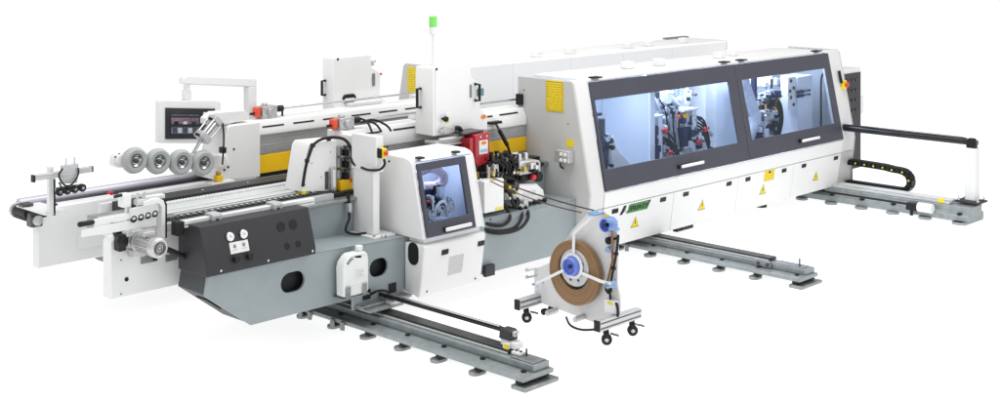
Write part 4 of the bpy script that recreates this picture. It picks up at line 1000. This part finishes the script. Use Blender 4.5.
MB().obox(onl(12.655, .16) + nl * .002, (.105, 0, 0), sd * .062, nl * .0025).build('yellow_label', 'ytext', t, 0)
c = onl(12.655, .06) + nl * .006; MB().obox(c, (.02, 0, 0), sd * .012, nl * .001).build('label_symbol', 'black', t, 0)
# name plate
def para(x0, x1, s0_, s1_, sk, off):
    vs = []
    for o_ in (off, off + .003):
        for (x, s) in ((x0, s1_), (x1, s1_), (x1 + sk, s0_), (x0 + sk, s0_)): vs.append(onl(x, s) + nl * o_)
    return MB().add(vs, [(0, 3, 2, 1), (4, 5, 6, 7), (0, 1, 5, 4), (1, 2, 6, 5), (2, 3, 7, 6), (3, 0, 4, 7)])
np_ = para(10.06, 10.40, .04, .26, .05, .001).build('nameplate', 'black', t, 0)
para(9.955, 10.0, .04, .26, .055, .001).build('nameplate_flash', 'black', t, 0)
text('K', .075, frame_mtx(onl(10.038, .16) + nl * .004, (1, 0, 0), -sd), 'dsteel', np_, 'letter')
text('KUTONG', .078, frame_mtx(onl(10.25, .155) + nl * .006, (1, 0, 0), -sd), 'green', np_, 'lettering')
para(10.085, 10.40, .05, .08, .006, .0045).build('nameplate_line', 'green', np_, 0)
para(10.065, 10.385, .215, .245, .006, .0045).build('nameplate_line', 'green', np_, 0)
for (y, z) in ((8.25, .30), (8.78, .30), (8.78, 1.0), (8.78, 1.7), (8.20, 1.42)): MB().cyl((XL, y, z), (XL - .004, y, z), .007, n=8).build('end_screw', 'dsteel', t, 0)
box('rod_bearing', 'black', t, XL - .04, XL - .001, 8.79, 8.862, 1.55, 1.66)
# left end details
es = MB().box(XL - .006, XL - .001, 8.26, 8.485, 1.52, 1.825).build('instruction_sign', 'ytext', t, .001)
b = MB()
for (y0, y1, z0, z1) in ((8.272, 8.276, 1.53, 1.815), (8.469, 8.473, 1.53, 1.815), (8.276, 8.469, 1.812, 1.816), (8.276, 8.469, 1.529, 1.533)): b.box(XL - .0075, XL - .0065, y0, y1, z0, z1)
b.build('sign_border', 'brass', es, 0)
sw = MB().box(XL - .09, XL - .001, 8.12, 8.30, 1.05, 1.17).build('switch_box', 'cast', t, .008)
b = MB()
for k in range(4): b.lathe((XL - .09, 8.16 + .05 * (k % 2), 1.08 + .055 * (k // 2)), (-1, 0, 0), [(0, .018), (.012, .018), (.016, .012)], 12)
b.build('switch', 'white2', sw, 0)
box('switch_sticker', 'ysign', t, XL - .005, XL - .001, 8.13, 8.22, 1.20, 1.27, bevel=0)
MB().tube([(XL - .03, 8.28, 1.05), (XL - .03, 8.27, 1.0), (XL - .02, 8.24, .985)], .008).build('switch_cable', 'black', t, 0)
b = MB()
for k in range(4): b.cyl((XL, 8.16, .85 + .03 * k), (XL - .004, 8.16, .85 + .03 * k), .006, n=8)
b.build('end_screw', 'mid', t, 0)
y, z = slope(F0, F1, .62)
e = MB().box(14.45, 14.53, y - .055, y - .012, z - .055, z + .05).build('emergency_switch', 'ysign', t, .006)
MB().lathe((14.49, y - .056, z), (0, -1, 0), [(0, .018), (.016, .018), (.02, .034), (.036, .03)], 16).build('button', 'redk', e, .002)
y2, z2 = slope(F0, F1, .74)
MB().bar((14.42, y2 - .03, z2 + .05), (14.44, y - .03, z + .02), .03, .03).build('switch_cable', 'black', t, .006)
for x, y in ((10.80, 8.52), (11.30, 8.48), (12.47, 8.50), (12.86, 8.58)):
    MB().box(x - .055, x + .055, y - .055, y + .055, 1.838, 1.915).build('exhaust_port', 'white', t, .012)
for x in (9.9, 11.5, 12.9):
    MB().lathe((x + 1.25, 8.12, .30), (0, 0, -1), [(0, .05), (.10, .05), (.12, .07), (.16, .07)], 12).build('foot', 'black', t, 0)
MB().box(11.05, 11.35, 8.06, 8.12, .13, .20).build('skid', 'black', t, .01)

# interior aggregates
def knob(t, x, y, z, r=.03, m='redk'): MB().lathe((x, y, z), (0, -1, 0), [(0, r * .5), (.03, r * .55), (.034, r), (.06, r * .85)], 14).build('clamp_knob', m, t, .002)
t = thing('trimming_unit', 'first trimming unit behind left window, beside the white partition', 'trimming unit', (11.0, 8.3, .69), 'trimming units behind the windows')
MB().box(10.985, 11.055, 8.25, 8.31, .69, 1.33).build('column', 'innerw', t, .006)
MB().box(10.86, 11.06, 8.24, 8.40, 1.331, 1.352).build('top_plate', 'innerw', t)
MB().box(10.88, 10.98, 8.30, 8.42, .70, 1.30).build('slide', 'hose', t, .006)
MB().box(10.93, 10.98, 8.24, 8.295, 1.05, 1.24).build('motor', 'navy', t, .008)
MB().box(10.90, 10.97, 8.22, 8.295, .80, 1.02).build('motor', 'navy', t, .008)
knob(t, 11.045, 8.245, 1.185); knob(t, 11.11, 8.23, .945); knob(t, 11.12, 8.30, 1.21, .022, 'pink')
for k in range(4): hose(t, [(11.06, 8.27, 1.16 - .06 * k), (11.16, 8.24, 1.13 - .06 * k), (11.26, 8.24, 1.03 - .05 * k), (11.36, 8.26, .88 - .03 * k)], .012)
clutter(t, 10.88, 11.10, 8.24, 8.34, .85, 1.32, 16, 3)
t = thing('trimming_unit', 'second trimming unit behind left window, with yellow plug on top', 'trimming unit', (11.6, 8.3, .69), 'trimming units behind the windows')
u2_ = t
MB().box(11.60, 11.675, 8.25, 8.31, .69, 1.34).build('column', 'innerw', t, .006)
MB().box(11.42, 11.69, 8.24, 8.42, 1.341, 1.365).build('top_plate', 'innerw', t)
MB().box(11.46, 11.595, 8.26, 8.36, .95, 1.16).build('motor', 'navy', t, .008)
MB().box(11.50, 11.595, 8.28, 8.40, 1.17, 1.33).build('slide', 'hose', t, .006)
MB().prism([(11.22, 1.17), (11.48, 1.10), (11.48, .86), (11.38, .84), (11.20, 1.06)], 'y', 8.38, 8.40).build('chip_guard', 'hose', t, .003)
knob(t, 11.645, 8.245, .995, .034); knob(t, 11.785, 8.26, 1.12, .03); knob(t, 11.56, 8.24, 1.02, .02, 'black')
MB().cyl((11.70, 8.26, 1.11), (11.78, 8.25, 1.12), .012, n=8).build('knob_stem', 'navy', t, 0)
MB().box(11.455, 11.52, 8.25, 8.29, 1.27, 1.32).build('yellow_plug', 'yellow', t, .008)
MB().box(11.36, 11.40, 8.26, 8.29, 1.27, 1.31).build('orange_plug', 'orange', t, .006)
for k in range(5): hose(t, [(11.69, 8.28, 1.27 - .03 * k), (11.80, 8.25, 1.22 - .04 * k), (11.90, 8.25, 1.02 - .04 * k), (11.96 - .02 * k, 8.28, .80)], .011)
for k in range(4): hose(t, [(11.44, 8.27, .98), (11.36 - .02 * k, 8.24, .93), (11.26 - .03 * k, 8.25, .96 + .03 * k), (11.18 - .02 * k, 8.30, 1.06)], .012)
clutter(t, 11.44, 11.72, 8.22, 8.32, .84, 1.34, 22, 5)
t = thing('trimming_unit', 'trimming unit behind the right window, in front of yellow beam', 'trimming unit', (13.1, 8.3, .69), 'trimming units behind the windows')
MB().box(12.86, 12.91, 8.27, 8.33, .69, 1.60).build('column', 'navy', t, .006)
MB().box(13.03, 13.11, 8.24, 8.32, .69, 1.20).build('column', 'innerw', t, .006)
MB().box(12.95, 13.25, 8.27, 8.40, .92, 1.02).build('slide', 'navy', t, .006)
MB().box(12.98, 13.20, 8.22, 8.269, 1.09, 1.20).build('motor', 'cast', t, .008)
MB().cyl((12.99, 8.20, .86), (12.99, 8.20, 1.0), .035, n=16).build('spindle', 'innerw', t, .003)
knob(t, 13.16, 8.24, 1.02, .026, 'black'); knob(t, 12.96, 8.23, 1.15, .02, 'steel')
for k in range(4): hose(t, [(13.12, 8.25, 1.22 + .03 * k), (13.24 + .02 * k, 8.22, 1.24 + .02 * k), (13.34 + .02 * k, 8.23, 1.08), (13.28 + .03 * k, 8.26, .85)], .012)
for k in range(3): hose(t, [(13.02, 8.26, .98), (13.10, 8.22, 1.04 - .03 * k), (13.20, 8.22, .98 - .03 * k), (13.30, 8.25, .84)], .010)
clutter(t, 12.90, 13.30, 8.22, 8.32, .84, 1.34, 26, 8)
clutter(t, 13.15, 13.45, 8.25, 8.32, 1.30, 1.52, 12, 9)
clutter(t, 12.86, 13.55, 8.36, 8.55, .90, 1.50, 44, 10, ('innerw', 'hose', 'steel', 'cast', 'navy', 'dsteel'))
MB().box(13.05, 13.60, 8.50, 8.62, 1.44, 1.56).box(13.10, 13.62, 8.52, 8.60, 1.26, 1.36).build('beam_bracket', 'innerw', t, .008)
t = thing('partition', 'white upright partition sheet behind the left window', 'partition', (10.78, 8.5, .69))
box('sheet', 'inner', t, 10.76, 10.785, 8.21, 8.838, .692, 1.75)
box('sheet_edge', 'innerw', t, 10.75, 10.83, 8.18, 8.208, .692, 1.74)
t = thing('scraper_unit', 'dark motor with a white sloping guard at far left of window', 'motor', (10.0, 8.2, .69))
MB().prism([(10.13, .692), (10.13, 1.20), (10.17, 1.23), (10.26, 1.06), (10.44, .92), (10.62, .80), (10.64, .692)], 'y', 8.20, 8.36).build('guard', 'paper', t, .012)
MB().cyl((9.96, 8.20, .70), (9.96, 8.20, 1.02), .075, n=20).build('motor', 'navy', t, .004)
MB().box(9.90, 10.05, 8.16, 8.28, 1.022, 1.20).build('motor_head', 'navy', t, .01)
MB().cyl((9.98, 8.20, 1.20), (9.98, 8.20, 1.42), .035, n=16).build('shaft', 'dsteel', t, .004)
MB().box(9.86, 10.04, 8.24, 8.34, 1.44, 1.47).build('hanger', 'navy', t, .004)
knob(t, 10.06, 8.17, 1.13, .028, 'black'); knob(t, 10.05, 8.17, .95, .02, 'dsteel')
for k in range(6): box('guard_slot', 'hose', t, 10.36 + .05 * (k % 3), 10.39 + .05 * (k % 3), 8.19, 8.199, .74 + .07 * (k // 3), .775 + .07 * (k // 3))
clutter(t, 9.88, 10.10, 8.14, 8.20, .85, 1.25, 16, 2)
PALE = ('innerw', 'hose', 'steel', 'cast', 'innerw', 'navy', 'dsteel', 'innerw', 'hose')
clutter(u2_, 11.10, 11.85, 8.36, 8.50, .85, 1.55, 60, 14, PALE)
clutter(u2_, 11.72, 11.95, 8.24, 8.34, .85, 1.10, 14, 15)
for k in range(6): hose(u2_, [(11.12 + .05 * k, 8.34, 1.50 - .03 * k), (11.20 + .06 * k, 8.32, 1.36), (11.26 + .05 * k, 8.33, 1.15), (11.34 + .05 * k, 8.34, .88)], .009, 'hose' if k % 2 else 'rubber')
MB().box(11.28, 11.42, 8.40, 8.46, 1.42, 1.56).box(11.05, 11.16, 8.40, 8.46, 1.15, 1.30).build('gear_case', 'innerw', u2_, .008)
t = thing('extraction_hose', 'translucent hose slanting down between the two left window units', 'hose', (11.4, 8.5, .9))
MB().tube([(10.95, 8.45, 1.76), (11.10, 8.45, 1.52), (11.28, 8.46, 1.27), (11.42, 8.50, 1.05), (11.48, 8.55, .80)], .05, n=16).build('tube', 'hose', t, 0)
MB().tube([(11.45, 8.6, 1.76), (11.60, 8.6, 1.50), (11.85, 8.62, 1.3), (11.95, 8.64, 1.1)], .045, n=14).build('tube', 'hose', t, 0)
t = thing('extraction_hose', 'pale curved hose at left edge of the right window', 'hose', (12.7, 8.25, .7))
MB().tube([(12.58, 8.26, 1.75), (12.62, 8.25, 1.55), (12.74, 8.24, 1.32), (12.82, 8.24, 1.14), (12.76, 8.26, .97), (12.68, 8.30, .80)], .062, n=16).build('tube', 'hose', t, 0)
t = thing('press_beam', 'yellow and grey beam inside right window, behind a trimming unit', 'press beam', (13.9, 8.75, .95), 'press beams above the conveyors')
box('profile', 'hose', t, 13.62, 14.5, 8.74, 8.838, 1.21, 1.44)
box('side_strip', 'yellow', t, 13.62, 14.5, 8.73, 8.838, 1.03, 1.208)
box('lower_beam', 'navy', t, 13.62, 14.5, 8.76, 8.838, .96, 1.028)
t = thing('electric_box', 'tall white box with blue valves behind the right window', 'electric box', (14.1, 8.5, .69))
box('case', 'innerw', t, 13.78, 14.13, 8.26, 8.50, .692, 1.54)
box('valve_plate', 'paper', t, 13.60, 13.775, 8.28, 8.36, 1.16, 1.55)
for (x, z) in ((13.66, 1.50), (13.72, 1.41), (13.66, 1.30), (13.72, 1.21), (13.64, 1.38)): MB().cyl((x, 8.279, z), (x, 8.27, z), .022, n=10).build('plug', 'dsteel', t, 0)
for z in (1.31, 1.26):
    MB().cyl((13.75, 8.24, z + .05), (13.88, 8.24, z + .05), .02, n=10).build('air_cylinder', 'navy', t, .002)
    MB().cyl((13.88, 8.24, z + .05), (14.02, 8.24, z + .05), .007, n=8).ball((14.03, 8.24, z + .05), .014).build('piston', 'navy', t, 0)
tag(MB().tube([(14.55, 8.34, 1.52), (14.50, 8.33, 1.51), (14.46, 8.33, 1.42), (14.46, 8.33, 1.0), (14.46, 8.33, .69)], .012).build('cable', 'black', None, 0), 'thin black cable running down inside right window', 'cable')
t = thing('cross_frame', 'pale interior brackets and sensors near the top of the left window', 'frame', (11.6, 8.6, 1.3))
MB().box(11.17, 12.3, 8.70, 8.838, 1.30, 1.36).box(11.3, 11.36, 8.62, 8.838, .70, 1.6).box(11.95, 12.03, 8.60, 8.838, .692, 1.65).box(12.20, 12.42, 8.50, 8.838, .692, 1.70).build('frame_bar', 'innerw', t, .006)
clutter(t, 11.05, 12.0, 8.60, 8.68, 1.15, 1.62, 40, 12)
for k in range(5): MB().cyl((11.22 + .17 * k, 8.66, 1.37), (11.28 + .17 * k, 8.64, 1.60), .014, n=8).build('cylinder', 'hose', t, 0)

# ------------------------------------------------------------------ rear enclosure
t = thing('machine_enclosure', 'white enclosure of the rear line, seen over the front one', 'enclosure', (12.0, 10.4, .2))
ep = [(10.0, .2), (10.0, 1.81), (10.02, 1.835), (10.70, 1.835), (10.74, 1.80), (10.95, .76), (10.87, .2)]
MB().prism(ep, 'x', 9.60, 9.62).build('end_panel', 'light', t, .008)
MB().prism(ep, 'x', 14.85, 14.87).build('end_panel', 'light', t, .008)
MB().prism(ep, 'x', 9.6215, 14.8485).build('shell', 'hull', t, .008)
es = MB().box(9.594, 9.599, 10.46, 10.66, 1.50, 1.80).build('instruction_sign', 'ytext', t, .001)
for x in (11.15, 11.75, 12.87, 13.28, 14.05):
    MB().box(x - .06, x + .06, 10.09, 10.19, 1.836, 1.905).build('exhaust_port', 'white', t, .012)
box('end_cap', 'galvd', t, 14.35, 14.84, 10.62, 10.71, 1.837, 1.858)
for x in (10.6, 11.6, 12.6, 13.6): box('panel_seam', 'mid', t, x, x + .004, 9.9985, 9.9998, 1.0, 1.80, bevel=0)
t = thing('machine_bed', 'grey steel bed of the rear line behind the white panel', 'machine bed', (8.0, 10.4, .19))
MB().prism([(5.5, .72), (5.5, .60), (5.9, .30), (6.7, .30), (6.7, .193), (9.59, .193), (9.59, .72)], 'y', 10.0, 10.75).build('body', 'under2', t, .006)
box('top_rail', 'under', t, 5.4, 9.59, 10.02, 10.4, .722, .85)
box('beam_post', 'white2', t, 6.95, 7.15, 10.03, 10.2, 1.0, 1.56)
box('beam_post', 'white2', t, 9.2, 9.5, 9.90, 10.2, 1.0, 1.56)

# right control cabinet
t = thing('control_cabinet', 'slim dark fronted control cabinet at far right end of the line', 'cabinet', (15.1, 8.5, 0))
box('case', 'white2', t, 14.86, 15.345, 8.26, 8.85, .25, 1.545, bevel=.006)
box('front_panel', 'char', t, 14.88, 15.318, 8.247, 8.259, .255, 1.49)
box('base', 'under', t, 14.9, 15.3, 8.35, 8.85, 0, .249)
box('side_box', 'white', t, 15.347, 15.46, 8.28, 8.45, .94, 1.16)
for k in range(4):
    for j in range(3):
        MB().lathe((14.99 + j * .10, 8.246, 1.40 - k * .13), (0, -1, 0), [(0, .02), (.012, .02), (.016, .014)], 12).build('push_button', 'frame', t, 0)

# ------------------------------------------------------------------ trolley
t = thing('reel_trolley', 'white wheeled reel stand with blue hubs and aluminium feet', 'trolley', (8.1, 6.9, 0))
MB().prism([(6.67, 1.003), (6.60, 1.003), (6.54, .975), (6.50, .91), (6.487, .84), (6.487, .44), (6.46, .35), (6.455, .15), (6.69, .085), (7.385, .14), (7.39, .405), (7.30, .45), (7.173, .51), (6.963, .806), (6.812, .953)], 'x', 8.09, 8.115).build('plate', 'stand', t, .004)
for y in (7.34, 6.48):
    f = MB().box(7.835, 8.36, y - .03, y + .03, .125, .21).build('foot_bar', 'alu', t, .003)
    box('end_cap', 'black', f, 7.824, 7.8345, y - .03, y + .03, .124, .211, bevel=.002)
    g = MB()
    for z in (.147, .188): g.box(7.84, 8.355, y - .0325, y - .0305, z - .005, z + .005)
    g.build('groove', 'dsteel', f, 0)
    for x in (7.93, 8.26):
        c = MB().box(x - .022, x + .022, y - .022, y + .022, .108, .124).cyl((x, y, .085), (x, y, .108), .018, n=12).build('caster', 'black', t, .003)
        ang = {(7.93, 7.34): .75, (8.26, 7.34): .2, (7.93, 6.48): .85, (8.26, 6.48): .7}[(x, y)]
        ax_ = Vector((-math.sin(ang), -math.cos(ang), 0)); fw = Vector((math.cos(ang), -math.sin(ang), 0)); o_ = Vector((x, y, 0)) + fw * .012
        fk = MB()
        for sg in (-1, 1): fk.obox(o_ + ax_ * .024 * sg + Vector((0, 0, .068)), fw * .014, ax_ * .003, (0, 0, .036))
        fk.obox(o_ + Vector((0, 0, .098)), fw * .02, ax_ * .027, (0, 0, .008)).build('fork', 'black', c, .003)
        MB().lathe(o_ + Vector((0, 0, .043)) - ax_ * .019, ax_, [(0, .034), (.004, .043), (.034, .043), (.038, .034)], 24).build('wheel', 'rubber', c, 0)
        for sg in (-1, 1): MB().lathe(o_ + Vector((0, 0, .043)) + ax_ * .0195 * sg, ax_ * sg, [(0, .018), (.010, .014)], 14).build('wheel_hub', 'alu', c, 0)
        MB().obox(o_ + fw * .062 + Vector((0, 0, .082)), fw * .034 + Vector((0, 0, -.008)), ax_ * .02, (.001, 0, .004)).build('brake_lever', 'dsteel', c, .002)
CY, CZ = 6.875, .482
HY, HZ = 6.86, .548
MB().lathe((8.089, CY, CZ), (-1, 0, 0), [(0, .20), (.012, .20), (.016, .19)], 40).build('back_disc', 'galvd', t, 0)
MB().lathe((8.07, HY, HZ - .02), (-1, 0, 0), [(0, .15), (.072, .15), (.076, .145), (.076, .07)], 40).build('centre_disc', 'alu', t, .001)
for k in range(8):
    a = 2 * math.pi * (k + .4) / 8; MB().cyl((7.9935, HY + .105 * math.cos(a), HZ - .02 + .105 * math.sin(a)), (7.989, HY + .105 * math.cos(a), HZ - .02 + .105 * math.sin(a)), .010, n=10).build('disc_hole', 'dsteel', t, 0)
hb = MB().lathe((7.993, HY, HZ), (-1, 0, 0), [(0, .074), (.065, .070), (.067, .063), (.03, .058), (.027, .02)], 28).build('hub', 'blue', t, .002)
MB().lathe((7.95, HY, HZ), (-1, 0, 0), [(0, .018), (.02, .018), (.025, .012)], 6).build('hub_nut', 'navy', hb, .001)
arm = MB().lathe((7.985, HY, HZ), (-1, 0, 0), [(0, .079), (0, .105), (.012, .105), (.012, .079), (0, .079)], 32)
arm.bar((7.978, HY - .01, HZ + .10), (7.978, 6.847, .82), .014, .024).bar((7.978, 6.847, .815), (7.978, 6.63, 1.0), .014, .024)
arm.bar((7.978, HY + .085, HZ - .045), (7.978, 7.27, .325), .014, .024).bar((7.978, HY - .09, HZ - .04), (7.978, 6.55, .475), .014, .024).bar((7.978, 6.555, .478), (7.978, 6.46, .475), .014, .024)
arm.build('retaining_arm', 'white', t, .003)
for (y, z) in ((6.63, 1.0), (6.50, .47), (7.285, .322)):
    MB().cyl((7.96, y, z), (8.09, y, z), .012, n=10).build('guide_pin', 'pblue', t, .001)
MB().cyl((7.93, 6.47, .455), (8.00, 6.42, .465), .010, n=8).build('guide_pin', 'pblue', t, 0)
p2_ = MB().lathe((8.089, 6.535, .925), (-1, 0, 0), [(0, .058), (.10, .055), (.102, .05), (.05, .046), (.045, .015)], 24).build('guide_pulley', 'blue', t, .002)
MB().lathe((8.04, 6.535, .925), (-1, 0, 0), [(0, .016), (.05, .016), (.055, .010)], 6).build('pulley_nut', 'navy', p2_, 0)
for (y, z) in ((6.47, .965), (6.45, .91)):
    MB().cyl((8.0, y + .04, z), (8.0, y - .05, z + .005), .016, n=12).build('guide_roller', 'pblue', t, .002)
MB().lathe((8.05, 6.66, 1.005), (-1, 0, 0), [(0, .016), (.10, .016)], 14).build('top_roller', 'pblue', t, .002)
box('sticker', 'ysign', t, 8.085, 8.0895, 6.56, 6.61, .965, .988, bevel=0)
MB().lathe((8.088, 6.55, .79), (-1, 0, 0), [(0, .03), (.04, .03), (.05, .02)], 14).bar((8.06, 6.55, .79), (8.06, 6.45, .83), .02, .02).build('tape_brake', 'black', t, .002)
MB().lathe((8.088, 6.55, .72), (-1, 0, 0), [(0, .024), (.05, .024)], 12).bar((8.06, 6.50, .745), (8.06, 6.58, .71), .016, .016).build('brake_roller', 'pblue', t, .001)
MB().tube([(8.07, 6.46, .85), (8.05, 6.455, .75), (8.05, 6.475, .65), (8.05, 6.50, .55), (8.04, 6.515, .46), (8.03, 6.545, .43), (8.03, 6.55, .40), (8.03, 6.52, .38), (8.03, 6.50, .41), (8.04, 6.53, .435), (8.05, 6.53, .38), (8.06, 6.53, .325)], .011).build('cable', 'rubber', t, 0)
for (y, z) in ((6.465, .70), (6.49, .58)): MB().ball((8.05, y, z), .02).build('cable_tie', 'black', t, 0)
jb = MB().box(8.045, 8.089, 6.47, 6.585, .215, .32).build('junction_box', 'white', t, .006)
box('junction_sticker', 'ysign', jb, 8.0405, 8.0445, 6.50, 6.55, .285, .305, bevel=0)
MB().tube([(8.06, 6.475, .30), (8.04, 6.45, .30), (8.04, 6.44, .25), (8.05, 6.45, .205)], .012).build('cable', 'rubber', t, 0)
for (y, z) in ((7.13, .09), (6.83, .098)):
    MB().lathe((8.089, y, z + .02), (-1, 0, 0), [(0, .024), (.12, .024), (.124, .02)], 18).build('tape_peg', 'cast', t, .001)
for (y, z) in ((7.36, .42), (7.36, .36)):
    MB().cyl((8.089, y, z), (7.99, y + .02, z - .004), .008, n=8).cyl((8.0, y + .02, z), (7.985, y + .022, z), .014, n=8).build('pin', 'steel', t, 0)
MB().cyl((8.089, 7.25, .08), (8.05, 7.25, .08), .028, n=14).build('rubber_stop', 'black', t, .003)
MB().tube([(8.06, 7.0, .085), (8.0, 6.9, .05), (7.98, 6.75, .05), (7.95, 6.52, .115)], .010).build('tie_cable', 'black', t, 0)
b = MB()
for (y, z) in ((7.35, .27), (7.35, .20), (7.33, .15)): b.cyl((8.089, y, z), (8.08, y, z), .008, n=6)
b.build('bolt', 'steel', t, 0)
MB().prism([(6.487, .90), (6.495, .90), (6.492, .65), (6.545, .46), (6.540, .46), (6.486, .65)], 'x', 8.02, 8.045).build('leading_tape', 'tape', t, 0)
cm = MB(); N = 72; ro, ri, ec = .263, .162, .028
for k in range(N):
    a = 2 * math.pi * k / N
    cm.v += [(8.06, CY + ro * math.cos(a), CZ + ro * math.sin(a)), (8.005, CY + ro * math.cos(a), CZ + ro * math.sin(a)),
             (8.005, CY + ri * math.cos(a), CZ + ec + ri * math.sin(a)), (8.06, CY + ri * math.cos(a), CZ + ec + ri * math.sin(a))]
for k in range(N):
    i = k * 4; j = ((k + 1) % N) * 4
    for q in range(4): cm.f.append((i + q, j + q, j + (q + 1) % 4, i + (q + 1) % 4))
o = cm.build('tape_coil', 'coil', None, .002, org=(8.06, CY, CZ))
tag(o, 'big coil of brown edge tape hanging on the reel trolley', 'coil')

# ------------------------------------------------------------------ light, world, camera
w = bpy.data.worlds.new('World'); sc.world = w; w.use_nodes = True
nt = w.node_tree; bg = nt.nodes['Background']; bg.inputs['Color'].default_value = (.97, .985, 1, 1); bg.inputs['Strength'].default_value = .41
def area(name, loc, target, size, size_y, power, color=(1, 1, 1)):
    l = bpy.data.lights.new(name, 'AREA'); l.shape = 'RECTANGLE'; l.size = size; l.size_y = size_y; l.energy = power; l.color = color
    o = bpy.data.objects.new(name, l); col.objects.link(o); o.location = loc
    o.rotation_euler = (Vector(target) - Vector(loc)).to_track_quat('-Z', 'Y').to_euler(); return o
area('overhead_softbox', (9.0, 8.0, 8.5), (9.6, 9.0, 0), 14, 7, 960, (1, .995, .985))
area('front_softbox', (10.0, -1.5, 5.0), (10.0, 8.5, 1.0), 9, 4, 250)
area('left_softbox', (-1.0, 7.5, 5.5), (7.0, 8.8, 1.0), 5, 4, 135)

for x, y, z, sx, p_ in ((10.1, 8.34, 1.775, .9, 10.5), (11.45, 8.36, 1.775, 1.1, 16), (13.2, 8.36, 1.775, 1.7, 22), (7.58, 8.17, 1.335, .45, 4.2)):
    l_ = area('cabinet_lamp', (x, y, z), (x, y, 0), sx, .12, p_, (.88, .93, 1)); l_.rotation_euler = (0, 0, 0)
cam = bpy.data.cameras.new('camera'); co = bpy.data.objects.new('camera', cam); col.objects.link(co)
co.location = (0, 0, 3.2); co.rotation_euler = (math.radians(90), 0, math.radians(-(90 - 46.0896)) if False else math.radians(-46.0896))
cam.sensor_width = 36; cam.lens = 1291.24 / 1000 * 36; cam.shift_x = 0; cam.shift_y = -.261
cam.clip_start = .1; cam.clip_end = 2000
sc.camera = co
sc.view_settings.view_transform = 'Standard'; sc.view_settings.look = 'None'; sc.view_settings.exposure = 0
